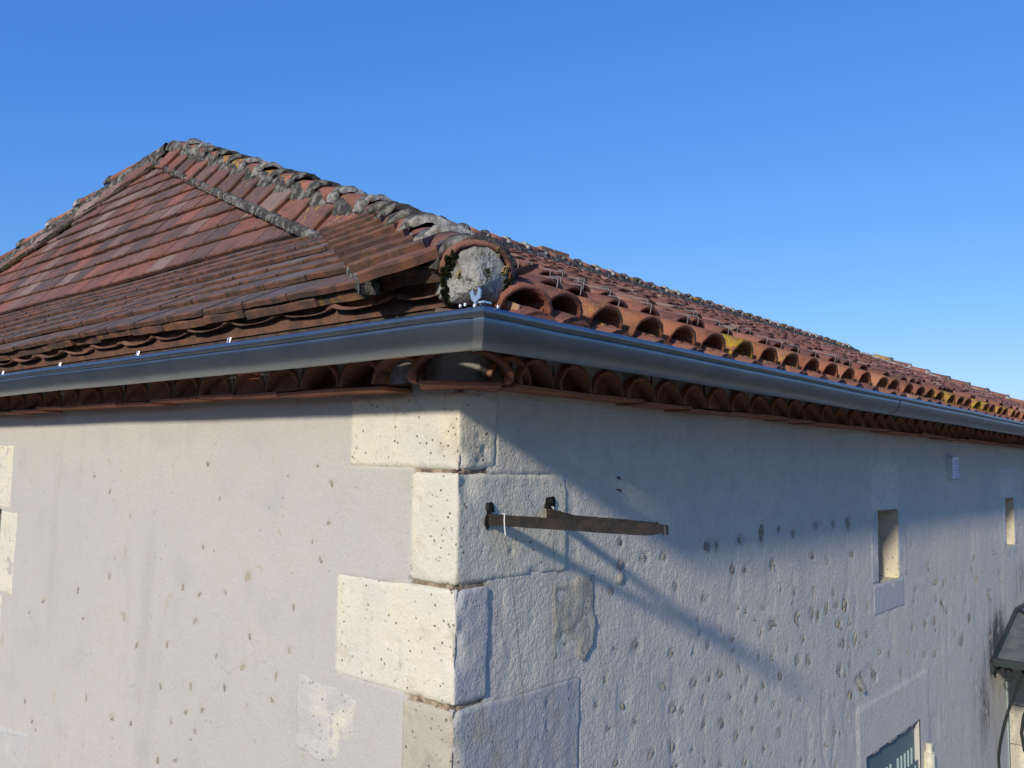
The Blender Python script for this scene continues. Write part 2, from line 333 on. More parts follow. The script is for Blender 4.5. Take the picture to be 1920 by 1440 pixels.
# ------------------------------------------------------------------ the house
HOUSE = empty('stone_house', (0, 0, 0), 'pale rendered stone house with cream corner stones and red tiled hip roof', 'house')
RS= [(0.813,-0.352,0.028,0.011),(0.755,-0.434,0.013,0.007),(1.4,-0.531,0.021,0.01),(1.642,-0.435,0.009,0.012),(2.04,-0.442,0.016,0.01),(1.346,-0.604,0.009,0.006),(1.928,-0.626,0.016,0.008),(1.762,-0.622,0.014,0.009),(2.033,-0.71,0.016,0.01),(2.295,-0.709,0.017,0.012),(0.909,-0.641,0.024,0.018),(1.145,-0.703,0.015,0.011),(1.311,-0.723,0.009,0.007),(1.429,-0.712,0.011,0.014),(1.632,-0.718,0.017,0.009),(1.638,-0.766,0.013,0.004),(0.775,-0.631,0.005,0.009),(1.69,-0.844,0.012,0.014),(1.316,-0.84,0.02,0.018),(1.434,-0.841,0.015,0.007),(1.527,-0.84,0.02,0.01),(0.72,-0.726,0.006,0.008),(1.088,-0.81,0.02,0.009),(1.386,-0.92,0.008,0.014),(1.771,-0.909,0.008,0.014),(1.922,-0.955,0.013,0.011),(2.106,-0.949,0.014,0.013),(1.616,-0.944,0.013,0.009),(1.167,-0.907,0.021,0.012),(0.67,-0.795,0.008,0.005),(0.831,-0.83,0.008,0.007),(0.906,-0.897,0.012,0.015),(0.743,-0.884,0.013,0.006),(1.391,-1.011,0.015,0.014),(1.538,-1.036,0.022,0.012),(1.721,-1.033,0.01,0.009),(1.817,-1.12,0.01,0.012),(1.666,-1.116,0.015,0.015),(2.094,-1.115,0.012,0.013),(2.223,-1.142,0.008,0.016),(2.084,-1.19,0.022,0.013),(1.162,-1.041,0.013,0.011),(1.008,-1.031,0.016,0.013),(0.788,-1.005,0.013,0.008),(1.53,-1.192,0.016,0.01),(1.183,-1.112,0.022,0.005),(1.745,-1.236,0.011,0.01),(1.923,-1.224,0.01,0.014),(2.289,-0.909,0.013,0.01),(1.88,-0.835,0.007,0.011),(2.022,-0.857,0.008,0.01),(1.713,-0.32,0.033,0.02),(1.919,-0.311,0.026,0.036),(2.106,-0.295,0.018,0.013),(2.264,-0.319,0.019,0.017),(1.433,-0.322,0.029,0.019),(1.502,-0.332,0.02,0.024),(2.537,-0.292,0.03,0.017),(2.772,-0.297,0.023,0.018),(2.991,-0.306,0.025,0.031),(0.961,-0.339,0.02,0.013),(1.09,-0.344,0.015,0.011),(0.809,-0.272,0.01,0.012),(1.175,-0.46,0.012,0.015),(2.039,-0.444,0.018,0.016),(1.755,-0.447,0.018,0.012),(1.646,-0.438,0.017,0.015),(2.487,-0.439,0.021,0.014),(2.008,-0.711,0.022,0.015),(2.359,-0.823,0.017,0.015),(1.899,-0.733,0.012,0.023),(2.426,-0.932,0.026,0.022),(2.3,-0.912,0.019,0.019),(2.55,-0.736,0.021,0.026),(2.477,-0.716,0.026,0.028),(2.658,-0.715,0.022,0.023),(2.293,-0.716,0.019,0.019),(2.919,-0.727,0.024,0.027),(2.815,-0.81,0.02,0.014),(2.893,-0.917,0.017,0.018),(3.126,-1.15,0.045,0.028),(3.352,-1.164,0.031,0.022),(2.82,-1.043,0.026,0.014),(3.066,-0.923,0.018,0.028),(2.972,-1.038,0.017,0.012),(2.51,-0.618,0.015,0.023),(2.269,-0.593,0.014,0.016),(2.919,-0.728,0.032,0.023),(2.825,-0.813,0.026,0.013),(2.978,-0.823,0.014,0.013),(2.882,-0.92,0.016,0.014),(3.057,-0.929,0.011,0.016),(2.824,-1.037,0.031,0.013),(3.123,-1.144,0.058,0.026),(3.353,-1.16,0.036,0.02),(3.284,-1.101,0.02,0.01),(2.978,-1.196,0.032,0.016),(4.537,-1.014,0.041,0.018),(5.199,-1.235,0.069,0.035),(5.435,-1.104,0.036,0.032),(4.058,-0.999,0.018,0.019),(4.325,-1.007,0.022,0.016),(6.052,-0.979,0.052,0.015),(4.727,-0.916,0.038,0.012),(2.741,-1.33,0.021,0.015),(5.165,-1.842,0.03,0.013),(4.518,-1.227,0.036,0.016),(4.295,-1.192,0.034,0.014)]
LS= [(-1.023,-0.422,0.023,0.018),(-1.362,-0.617,0.02,0.012),(-1.167,-0.491,0.01,0.012),(-1.026,-0.729,0.018,0.014),(-1.941,-0.672,0.026,0.012),(-2.084,-0.527,0.021,0.014),(-1.462,-0.502,0.014,0.01),(-1.345,-0.517,0.016,0.009),(-1.564,-0.734,0.016,0.01),(-1.371,-0.864,0.01,0.013),(-1.505,-1.015,0.017,0.008),(-1.329,-1.013,0.009,0.01),(-2.244,-1.066,0.013,0.012),(-1.81,-0.773,0.008,0.014),(-1.4,-0.956,0.013,0.009),(-0.993,-0.618,0.011,0.009),(-1.599,-0.9,0.014,0.008),(-1.983,-1.089,0.02,0.007),(-1.824,-1.086,0.009,0.009),(-2.238,-1.265,0.009,0.014),(-1.592,-1.177,0.011,0.012),(-1.458,-1.146,0.014,0.007),(-2.401,-0.619,0.019,0.008),(-2.758,-0.693,0.026,0.012),(-1.285,-0.928,0.015,0.008),(-0.992,-0.86,0.011,0.01),(-1.143,-0.82,0.012,0.009),(-2.821,-1.285,0.016,0.006),(-2.432,-1.263,0.012,0.005),(-0.829,-0.728,0.013,0.012),(-0.76,-0.633,0.014,0.007),(-0.744,-0.492,0.012,0.009),(-0.845,-0.808,0.011,0.007),(-1.33,-0.032,0.013,0.006),(-0.569,-0.08,0.011,0.007),(-0.576,-0.207,0.01,0.006),(-0.61,-0.327,0.01,0.007),(-1.332,-0.341,0.013,0.008),(-2.134,-0.161,0.014,0.008),(-1.923,-0.253,0.013,0.008),(-0.656,-0.272,0.008,0.005),(-0.645,-0.027,0.008,0.004),(-1.231,-0.157,0.008,0.005)]
RS = [(y, z+EYE, a, b) for y, z, a, b in RS]; LS = [(x, z+EYE, a, b) for x, z, a, b in LS]
QUOINS = [(-.029, .195, -.478, .168, .45, .18, 0), (-.346, -.037, -.190, .500, .0, .22, 0), (-.669, -.357, -.520, .140, .0, .80, 0), (-.995, -.680, -.205, .585, .0, .62, 1),
          (-1.31, -1.005, -.50, .18, 0, .8, 0), (-1.63, -1.32, -.2, .5, 0, .8, 0), (-1.95, -1.64, -.5, .2, 0, .8, 0), (-2.3, -1.96, -.2, .5, 0, .8, 1), (-2.65, -2.31, -.5, .2, 0, .8, 0), (-3.0, -2.66, -.2, .5, 0, .8, 0), (-3.5, -3.01, -.5, .2, 0, .8, 0), (-4.02, -3.51, -.55, .5, 0, .8, 1)]
QUOINS = [(a+EYE, b+EYE, *c) for a, b, *c in QUOINS]
WIN_F = [(-3.74, -3.393, EYE-.737, EYE-.302), (-7.4, -7.05, EYE-.737, EYE-.302)]
WIN_S = [(3.46, 3.815, EYE-.665, EYE-.252), (6.745, 7.08, EYE-.665, EYE-.256), (10.2, 10.55, EYE-.665, EYE-.256), (13.6, 13.95, EYE-.665, EYE-.256)]
SHUT_O = (3.178, 4.145, EYE-3.0, EYE-1.56); DOOR_O = (6.6, 7.75, 0.0, EYE-1.60)
def smooth_axis(segs, snaps):
    a = []
    for lo, hi, st in segs: a += list(np.linspace(lo, hi, max(2, int(round((hi-lo)/st))+1)))
    a = np.unique(np.round(np.array(a), 5))
    for s_ in snaps:
        i = np.argmin(abs(a-s_))
        if a[0] <= s_ <= a[-1] and 0 < i < len(a)-1: a[i] = s_
    return np.unique(a)
# small stones showing through the render (listed ones plus scattered ones)
def scatter(lst, n, u0, u1, z0, z1, sc, avoid):
    out = list(lst); k = 0
    while k < n:
        u = u0+(u1-u0)*rng.random()**1.0; z = z0+(z1-z0)*rng.random()
        if any(a-.03 < u < b+.03 and c-.03 < z < d+.03 for a, b, c, d in avoid): continue
        s_ = sc*rng.uniform(.45, 1.25)
        if any(abs(u-q[0]) < q[2]+s_+.012 and abs(z-q[1]) < q[3]+s_*.8+.012 for q in out): continue
        out.append((u, z, s_*rng.uniform(.7, 1.5), s_*rng.uniform(.5, 1.1))); k += 1
    return out
AV_S = WIN_S + [SHUT_O, DOOR_O, (3.0, 4.4, EYE-2, EYE-1.28), (-.1, .55, EYE-1.1, EYE+.2), (.4, .7, EYE-.7, EYE-.35), (3.3, 3.95, EYE-.7, EYE+.06), (6.5, 7.2, EYE-.7, EYE+.06)]
AV_F = WIN_F + [(-.55, 0, EYE-1.1, EYE+.2), (-3.5, -3.1, EYE-1, EYE+.1), (-.75, -.4, EYE-1, EYE-.65)]
RS = scatter(RS, 30, 1.0, 3.0, EYE-1.5, EYE-.55, .011, AV_S)
RS = scatter(RS, 70, 2.6, 7.4, EYE-1.9, EYE-.42, .017, AV_S)
LS = scatter(LS, 20, -3.1, -.6, EYE-1.55, EYE-.25, .008, AV_F)
LS = scatter(LS, 4, -3.1, -.6, EYE-.3, EYE+.05, .008, AV_F)

def wall_disp(U, Z, side):
    seed = 3 if side else 40
    d = .0035*fbm(U*2.2, Z*2.2, seed) + .0014*fbm(U*9, Z*9, seed+5, 3) + (.0011 if side else .0006)*fbm(U*45, Z*45, seed+9, 2)
    d -= .0035*(1-sstep(0, .3, np.abs(fbm(U*6, Z*2.6, seed+31, 3)-.45)))*(1 if side else .4)
    pit = np.zeros_like(U)
    for (u, z, a, b) in (RS if side else LS):
        m = (abs(U-u) < a*2.6+.02) & (abs(Z-z) < b*2.6+.02)
        if not m.any(): continue
        uu = U[m]; zz = Z[m]
        r = np.sqrt(((uu-u)/(a+.004))**2+((zz-z)/(b+.004))**2) + .35*vnoise(uu*70, zz*70, 77)
        k = 1-sstep(.75, 1.55, r)
        d[m] = d[m]-k*(.0042 if side else .0012)
        pit[m] = np.maximum(pit[m], k)
    return d, pit
def build_wall(side):
    if side:
        ua = smooth_axis([(.012, 1.5, .0105), (1.5, 3, .0135), (3, 5, .019), (5, 7.8, .028), (7.8, 19.5, .45)], [q for o in WIN_S+[SHUT_O, DOOR_O] for q in o[:2]])
        za = smooth_axis([(0, EYE-1.75, .12), (EYE-1.75, EYE+.2, .0125), (EYE+.2, EYE+.45, .06)], [q for o in WIN_S[:1]+[SHUT_O, DOOR_O] for q in o[2:]])
    else:
        ua = smooth_axis([(-10, -3.9, .4), (-3.9, -2.2, .017), (-2.2, -.012, .0125)], [q for o in WIN_F for q in o[:2]])
        za = smooth_axis([(0, EYE-1.65, .12), (EYE-1.65, EYE+.2, .0125), (EYE+.2, EYE+.45, .06)], [q for o in WIN_F for q in o[2:]])
    U, Z = np.meshgrid(ua, za, indexing='ij')
    d, pit = wall_disp(U, Z, side)
    mort = np.zeros_like(U)
    d[(U if side else -U) < .02] -= .03
    for i, (z0, z1, a, b, *_r) in enumerate(QUOINS):
        lim = b if side else -a; uu = U if side else -U
        inside = (uu < lim-.012) & (Z > z0+.01) & (Z < z1-.01)
        d[inside] -= .012
        lo, hi = z0-.012, z0+.012
        wdt = (.13 if side else .19) + .02*vnoise(Z*20, Z*0+i, 5)
        mj = (uu < wdt) & (abs(Z-z0+.005) < .016)
        mort[mj] = 1; d[mj] -= .006
    stain = np.zeros_like(U)
    if side:
        stain = .62*np.exp(-(((U-6.3)/.42)**2+((Z-(EYE-1.33))/.30)**2)) + .40*np.exp(-(((U-5.75)/.35)**2+((Z-(EYE-1.85))/.5)**2)) \
              + .50*np.exp(-(((U-7.3)/.5)**2+((Z-(EYE-1.0))/.35)**2)) + .22*np.exp(-(((U-6.3)/.9)**2+((Z-(EYE-1.9))/.8)**2))
        stain += .25*np.exp(-(((U-.78)/.012)**2+((Z-(EYE-.06))/.02)**2))
        # the lintel band of the shuttered window is smooth render standing slightly proud
        band = (U > 3.06) & (U < 4.35) & (Z < EYE-1.29)
        d[band] = d[band]*.25+.006
        # holes of the iron bracket, ringed with old grime
        for yy, zz in ((.118, EYE-.150), (.408, EYE-.140)):
            rr = np.hypot((U-yy)/1.2, Z-zz)
    P = np.stack([0*U+d, U, Z], -1) if side else np.stack([U, -d, Z], -1)
    ops = (WIN_S[:2]+[SHUT_O, DOOR_O]) if side else WIN_F
    uc = (ua[:-1]+ua[1:])/2; zc = (za[:-1]+za[1:])/2
    keep = np.ones((len(uc), len(zc)), bool)
    for (a, b, c, e) in ops:
        keep &= ~(((uc > a) & (uc < b))[:, None] & ((zc > c) & (zc < e))[None, :])
    f = grid_faces(len(ua), len(za), keep)
    if not side: pass
    else: f = f
    me = mesh('side_wall' if side else 'front_wall', P.reshape(-1, 3), f, PLASTER, True)
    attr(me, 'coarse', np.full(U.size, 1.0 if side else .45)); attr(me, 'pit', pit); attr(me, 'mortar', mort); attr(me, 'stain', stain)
    return me
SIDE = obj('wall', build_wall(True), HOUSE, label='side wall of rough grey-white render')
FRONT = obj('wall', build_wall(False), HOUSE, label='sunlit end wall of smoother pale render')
bk = MB(); bk.add([(-10, 0, 0), (-10, 19.5, 0), (-10, 19.5, 4.45), (-10, 0, 4.45)], [(0, 3, 2, 1)])
bk.add([(-10, 19.5, 0), (0, 19.5, 0), (0, 19.5, 4.45), (-10, 19.5, 4.45)], [(0, 3, 2, 1)])
me = bk.me('rear_walls', PLASTER)
obj('wall', me, HOUSE, label='plain rear walls of the house')

# corner stones: one block each, wrapping the corner
def quoin(z0, z1, a, b, pf, ps, dim, k):
    r = .007; ha = r*math.pi/4
    us = np.unique(np.concatenate([np.linspace(a, -ha, int(-a/.009)), np.linspace(-ha, ha, 5), np.linspace(ha, b, int(b/.009))]))
    zs = np.linspace(z0, z1, int((z1-z0)/.009)) if z0 > EYE-1.4 else np.linspace(z0, z1, 8)
    U, Z = np.meshgrid(us, zs, indexing='ij')
    eu = np.minimum(U-a, b-U); ez = np.minimum(Z-z0, z1-Z); e = np.minimum(eu, ez)
    # outline wobble and rounded block corners
    wob = .006*vnoise(Z*14+k*9, U*14, 11+k)+.003*vnoise(Z*50, U*50, 12+k)+np.where(U > b-.06, .016*vnoise(Z*9+k, Z*0+k, 15), 0)
    d = .0020+.0016*fbm(U*7+k*5, Z*7, 21+k)+.0012*fbm(U*40, Z*40, 23+k, 2)
    hole = sstep(.55, .8, fbm(U*22+k*3, Z*15, 31+k, 2)); d -= .006*hole
    rim = 1-sstep(.0, .009, e+wob*.9); d -= .007*rim
    cr = np.hypot(np.minimum(eu, .018)-.018, np.minimum(ez, .018)-.018); d -= .012*sstep(.016, .022, cr)
    # chipped arris
    ar = np.exp(-(U/.03)**2)*sstep(.15, .6, fbm(Z*11+k*7, U*11, 51, 2)); d -= .016*ar
    if k == 1: d -= .012*np.exp(-(((U-.035)/.035)**2+((Z-z1+.03)/.035)**2))
    if k == 0: d -= .010*np.exp(-(((U-.09)/.02)**2+((Z-z0-.06)/.04)**2))*sstep(-.3, .3, vnoise(U*60, Z*60, 3))
    ph = np.clip((U+ha)/(2*ha), 0, 1)*math.pi/2
    X = np.where(U < -ha, -r+(U+ha), -r+r*np.sin(ph)); Y = np.where(U > ha, r+(U-ha), r-r*np.cos(ph))
    P = np.stack([X+np.sin(ph)*d, Y-np.cos(ph)*d, Z], -1)
    n = len(us)*len(zs); f = grid_faces(len(us), len(zs)); v = P.reshape(-1, 3).tolist()
    # rim going into the wall
    nz = len(zs); idx = [i*nz for i in range(len(us))]+[(len(us)-1)*nz+j for j in range(1, nz)]+[i*nz+nz-1 for i in range(len(us)-2, -1, -1)]+[j for j in range(nz-2, 0, -1)]
    Nx = np.sin(ph).ravel(); Ny = (-np.cos(ph)).ravel(); m0 = len(v)
    UF = U.ravel()
    for i in idx:
        sh_ = min(.03, .009+max(0, abs(UF[i])-ha)*.9); v.append((v[i][0]-Nx[i]*sh_, v[i][1]-Ny[i]*sh_, v[i][2]))
    L_ = len(idx)
    for q in range(L_): f.append((idx[q], m0+q, m0+(q+1) % L_, idx[(q+1) % L_]))
    me = mesh('quoin_stone', v, f, STONE_DIM if dim else STONE, True)
    pa = np.where(U > .004, ps, pf).ravel(); pa = np.concatenate([pa, np.full(L_, ps)])
    if pf == .45: pa = np.concatenate([np.where(U > .004, ps, 0).ravel(), np.full(L_, ps)])
    attr(me, 'paint', pa)
    return me
for k, q in enumerate(QUOINS): obj('quoin_stone', quoin(*q, k), HOUSE)

# flat faced stones let into a wall: outline polygon in wall coordinates
def block(name, side, poly, z=None, proud=.004, mat=None, paint=0., rough=1., parent=HOUSE, k=0, ret=.0, label=None):
    us = [p[0] for p in poly]; zs_ = [p[1] for p in poly]
    a, b, c, e = min(us), max(us), min(zs_), max(zs_)
    st = .010
    ua = np.linspace(a, b, max(6, int((b-a)/st))); za = np.linspace(c, e, max(6, int((e-c)/st)))
    U, Z = np.meshgrid(ua, za, indexing='ij')
    # signed distance to the polygon
    D = np.full(U.shape, 1e9); ins = np.zeros(U.shape, bool); n = len(poly)
    for i in range(n):
        x1, y1 = poly[i]; x2, y2 = poly[(i+1) % n]
        dx, dy = x2-x1, y2-y1; t = np.clip(((U-x1)*dx+(Z-y1)*dy)/(dx*dx+dy*dy), 0, 1)
        D = np.minimum(D, np.hypot(U-x1-t*dx, Z-y1-t*dy))
        if y1 != y2:
            cr = ((y1 > Z) != (y2 > Z)) & (U < dx*(Z-y1)/dy+x1); ins ^= cr
    e_ = np.where(ins, D, -D)+.005*vnoise(U*16+k, Z*16, 61+k)+.0025*vnoise(U*55, Z*55, 62)
    d = proud+rough*(.0022*fbm(U*8+k, Z*8, 63+k)+.0010*fbm(U*40, Z*40, 64, 2))
    if rough > 2: d += .006*fbm((U+Z*.5)*14, (Z-U*.5)*7, 65, 3)
    d -= (.012+proud)*(1-sstep(.0, .008, e_))
    P = np.stack([d, U, Z], -1) if side else np.stack([U, -d, Z], -1)
    me = mesh(name, P.reshape(-1, 3), grid_faces(len(ua), len(za)), mat or STONE, True)
    attr(me, 'paint', np.full(U.size, paint))
    return obj(name, me, parent, label=label)
def rect(a, b, c, e): return [(a, c), (b, c), (b, e), (a, e)]
def E_(p): return [(u, z+EYE) for u, z in p]
block('rubble_stone', True, E_([(.427, -.372), (.66, -.365), (.672, -.53), (.655, -.60), (.60, -.65), (.52, -.60), (.431, -.615)]), proud=.002, mat=STONE_DIM, paint=.28, rough=3.2, k=3, label='rough pale block showing through the render')
block('rubble_stone', False, E_([(-.716, -.69), (-.55, -.70), (-.403, -.72), (-.42, -.84), (-.494, -.93), (-.60, -.95), (-.715, -.93)]), proud=.0005, paint=.62, rough=1.6, k=5, label='yellowish block faintly showing through the render')
block('rubble_stone', False, E_([(-3.6, -1.42), (-2.865, -1.345), (-2.85, -1.70), (-3.6, -1.75)]), proud=.003, paint=.9, k=6, label='grey painted block low on the wall')
block('rubble_stone', True, E_([(.77, -.395), (.80, -.37), (.84, -.372), (.86, -.40), (.84, -.42), (.79, -.425)]), proud=.004, mat=STONE_DIM, paint=.25, rough=2.2, k=9, label='small rounded stone under the iron bracket')

# slit windows: dressed stones round a deep reveal
def slit(side, a, b, c, e, lint, jl, jr, paint, near):
    dp = .42
    mb = MB()
    def P(u, o, z): return (-o, u, z) if side else (u, o, z)
    o0 = .002
    mb.add([P(a, o0, c), P(a, dp, c), P(a, dp, e), P(a, o0, e)], [(0, 1, 2, 3)])
    mb.add([P(b, o0, c), P(b, dp, c), P(b, dp, e), P(b, o0, e)], [(0, 3, 2, 1)])
    mb.add([P(a, o0, e), P(b, o0, e), P(b, dp, e), P(a, dp, e)], [(0, 1, 2, 3)])
    mb.add([P(a, o0, c), P(b, o0, c), P(b, dp, c), P(a, dp, c)], [(0, 3, 2, 1)])
    me = mb.me('reveal', STONE_Y); attr(me, 'paint', np.zeros(len(me.vertices)))
    win = obj('window', me, HOUSE)
    bp = MB(); bp.add([P(a, dp-.002, c), P(b, dp-.002, c), P(b, dp-.002, e), P(a, dp-.002, e)], [(0, 1, 2, 3)])
    obj('dark_opening', bp.me('dark_opening', DARK), win)
    kk = 20 if side else 30
    WM_ = STONE_G if side else STONE
    block('lintel_stone', side, rect(*lint), parent=win, paint=0, k=kk, rough=.6, mat=WM_, proud=.002)
    block('jamb_stone', side, rect(*jl), parent=win, paint=.6 if side else 0, k=kk+1, rough=.6, mat=WM_, proud=.002)
    block('jamb_stone', side, rect(*jr), parent=win, paint=.6 if side else 0, k=kk+2, rough=.6, mat=WM_, proud=.002)
    block('sill_stone', side, rect(a-.1, b+.1, c-.18, c), parent=win, paint=.9 if side else .0, k=kk+3, rough=.7, mat=WM_, proud=.001)
    return win
(a, b, c, e) = WIN_S[0]; slit(True, a, b, c, e, (a-.115, b+.03, e, e+.285), (a-.13, a, c, e-.003), (b, b+.16, c, e-.003), .55, True)
(a, b, c, e) = WIN_S[1]; slit(True, a, b, c, e, (a-.2, b+.1, e, e+.27), (a-.10, a, c, e-.003), (b, b+.12, c, e-.003), .5, True)
(a, b, c, e) = WIN_F[0]; slit(False, a, b, c, e, (a-.35, -3.272, e, e+.344), (a-.2, a, c, e-.003), (b, -3.162, c, e-.003), -.4, False)
(a, b, c, e) = WIN_F[1]; slit(False, a, b, c, e, (a-.1, b+.1, e, e+.344), (a-.2, a, c, e-.003), (b, b+.2, c, e-.003), -.4, False)

# the small stones themselves
CH = []
def chipm():
    b = NB('rubble_chip', .92, .2); col, al, co = tinted(b, False)
    c = b.mix(b.ramp(b.noise(3, 4, .7, co=co), .42, .62), col, (.46, .42, .35))
    c = b.mix(b.math('MULTIPLY', al, b.ramp(b.noise(5, 4, .7, co=co), .58, .66)), c, (.12, .09, .06))
    return b.done(c, b.bump(b.noise(3, 4, .7, co=co), .006, 1))
CHM = chipm()
for k in range(16):
    r_ = random.Random(k+50); n = 13; v = []; ph = r_.uniform(0, 6)
    R0 = [.95+.30*math.sin(2*t*2*math.pi/n+ph)+.18*math.sin(3*t*2*math.pi/n+ph*2)+r_.uniform(-.34, .30) for t in range(n)]
    for s_, h in ((1.05, -.9), (.92, r_.uniform(-.2, .1)), (.45, r_.uniform(.2, .5))):
        for t in range(n):
            q = t*2*math.pi/n; v.append((s_*R0[t]*math.cos(q), s_*R0[t]*math.sin(q), h+r_.uniform(-.15, .15)))
    f = [(s_*n+t, s_*n+(t+1) % n, (s_+1)*n+(t+1) % n, (s_+1)*n+t) for s_ in (0, 1) for t in range(n)]+[tuple(range(2*n, 3*n))]
    CH.append(mesh('exposed_stone', v, f, CHM, k % 2 == 0))
CC = [(.40, .34, .24), (.34, .31, .25), (.44, .40, .32), (.30, .24, .16), (.46, .43, .38), (.36, .35, .31), (.42, .32, .22)]
for side, lst in ((True, RS), (False, LS)):
    for (u, z, a, b) in lst:
        h = .0045 if side else .0018; base = -.0015 if side else -.0003
        B_ = Matrix(((0, 0, 1, base), (1, 0, 0, u), (0, 1, 0, z), (0, 0, 0, 1))) if side else Matrix(((1, 0, 0, u), (0, 0, -1, -base), (0, 1, 0, z), (0, 0, 0, 1)))
        sp_ = random.random() < .45; M = B_ @ Matrix.Rotation(jit(.5), 4, 'Z') @ Matrix.Diagonal((a*(.6 if sp_ else 1.1), b*(1.35 if sp_ else 1.1), h, 1)) @ Matrix(((1, 0, 0, 0), (0, 1, 0, 0), (jit(.75), jit(.75), 1, jit(-.5, .25)), (0, 0, 0, 1))); rot = Matrix.Rotation(0 if sp_ else jit(3), 4, 'Z')
        c = random.choice(CC); kf = jit(.8, 1.15)
        if not side: c = tuple(q*.45+p_*.55 for q, p_ in zip(c, (.64, .53, .34)))
        obj('exposed_stone', random.choice(CH), HOUSE, M @ rot, (c[0]*kf, c[1]*kf, c[2]*kf, 1 if side else 0))

# shuttered window low on the side wall
a, b, c, e = SHUT_O; dp = .22
mb = MB()
for q in ([(0, a, c), (-dp, a, c), (-dp, a, e), (0, a, e)], [(0, b, c), (0, b, e), (-dp, b, e), (-dp, b, c)], [(0, a, e), (-dp, a, e), (-dp, b, e), (0, b, e)], [(0, a, c), (0, b, c), (-dp, b, c), (-dp, a, c)]): mb.add(q, [(0, 1, 2, 3)])
WD = obj('window', mb.me('reveal', PLASTER), HOUSE, label='ground floor window closed by a painted shutter')
rg = random.Random(4); ed = MB(); yy = a
while yy < b:
    w_ = rg.uniform(.03, .09); h_ = rg.uniform(.002, .016); ed.box(-.05, .003, yy, min(yy+w_, b), e-h_, e+.004); yy += w_
obj('ragged_lintel_edge', ed.me('ragged_lintel_edge', STONE_DIM), WD)
SH = MB(); SH.box(-.062, -.028, a+.06, b-.012, c, e-.022)
SHO = obj('shutter', SH.me('shutter', SHUT), WD)
fr = MB(); fr.box(-.07, -.02, a, a+.035, c, e-.02); obj('frame', fr.me('frame', CREAM), WD)
for i in range(14):
    y = b-.085-i*.066
    if y < a+.1: break
    if i == 5: continue
    s_ = MB(); s_.box(-.028, -.018, y-.006, y+.006, c+.1, e-.16-.0*i); obj('bead', s_.me('bead', SHUT_LT), SHO)
hb = MB(); hb.box(-.018, -.010, a+.12, b+.0, EYE-1.86, EYE-1.81); HI = obj('hinge_strap', hb.me('hinge_strap', SHUT), SHO)
for i in range(7):
    s_ = MB(); yy = b-.07-i*.11; s_.tube([(-.010, yy, EYE-1.835), (-.003, yy, EYE-1.835)], .010, 8); obj('bolt', s_.me('bolt', SHUT_LT), SHO)
pn = MB(); pn.tube([(.03, b+.085, EYE-1.87), (.03, b+.085, EYE-1.865), (.03, b+.085, EYE-1.775)], [.034, .034, .034], 10); pn.tube([(.03, b+.085, EYE-1.775), (.03, b+.085, EYE-1.72)], .02, 8)
pn.box(-.01, .03, b+.05, b+.12, EYE-1.90, EYE-1.87)
obj('hinge_pin', pn.me('hinge_pin', CREAM), WD)

# doorway: deep reveal of dressed stones, far side facing the sun
a, b, c, e = DOOR_O; dp = .5
mb = MB()
for q in ([(0, a, c), (-dp, a, c), (-dp, a, e), (0, a, e)], [(0, a, e), (-dp, a, e), (-dp, b, e), (0, b, e)], [(-dp, a, c), (-dp, b, c), (-dp, b, e), (-dp, a, e)]): mb.add(q, [(0, 1, 2, 3)])
me = mb.me('reveal', STONE_DIM); attr(me, 'paint', np.full(len(me.vertices), .5))
DR = obj('doorway', me, HOUSE, label='doorway with cream stone reveal under the glass canopy')
z = e; i = 0
for h_ in (.62, .36, .33, .30, .36, .43):
    s_ = MB(); s_.box(-dp, .004, b-.002, b+.2, z-h_+.004, z-.004); me = s_.me('reveal_stone', STONE); attr(me, 'paint', np.zeros(len(me.vertices)))
    obj('reveal_stone', me, DR); z -= h_
dd = MB(); dd.box(-dp+.02, -dp+.07, a+.02, b-.02, .02, e-.05); obj('door', dd.me('door', SHUT), DR)
s_ = MB(); s_.box(-.02, .006, a-.045, a+.002, 0, e-.05); obj('door_trim', s_.me('door_trim', m_plain('pale_green_paint', (.36, .42, .36), .6, .3)), DR)

# ------------------------------------------------------------------ the roof
YB, ZB = .735, EYE+1.045          # where the flatter foot of the end slope meets the steep part
YE, ZE = -.255, EYE+.428          # front edge of the end slope (tile bearing surface)
XR, YA, ZA = -5.0, 1.695, EYE+2.535
ML = (ZB-ZE)/(YB-YE); MU = (ZA-ZB)/(YA-YB); MR = .3946
LL = math.hypot(YB-YE, ZB-ZE); LU = math.hypot(YA-YB, ZA-ZB)
YFAR = 17.6
def zf(y): return ZE+ML*(y-YE) if y < YB else ZB+MU*(y-YB)
def xhip(y):    # right hand hip in plan
    xb = XR+3.93*(YA-YB)
    return XR+3.93*(YA-y) if y > YB else xb+(YB-y)/(YB-YE)*(.325-xb)
def yhip(x):
    xb = XR+3.93*(YA-YB)
    return YA-(x-XR)/3.93 if x < xb else YB-(x-xb)/(.325-xb)*(YB-YE)
def zr(x): return EYE+.360+MR*(.335-x)   # bearing surface of the canal tile slope
dk = MB(); o_ = .03
A0 = (XR, YA, ZA-o_); A1 = (XR, YFAR, ZA-o_)
XBk = XR+3.93*(YA-YB)
pts = [(.27, YE+.06, ZE-o_), (XBk, YB, ZB-.06), A0, (-10-XBk, YB, ZB-.06), (-10.27, YE+.06, ZE-o_), A1, (.27, 19.8, ZE-o_), (-10.27, 19.8, ZE-o_)]
dk.add(pts, [(0, 1, 3, 4), (1, 2, 3), (0, 6, 5, 2, 1), (4, 3, 2, 5, 7), (6, 7, 5)])
n_ = len(dk.v); dk.add([(p[0]*.995-.02, p[1]+.02, p[2]-.07) for p in pts], [(0, 4, 3, 1), (1, 3, 2), (0, 1, 2, 5, 6), (4, 7, 5, 2, 3), (6, 5, 7)])
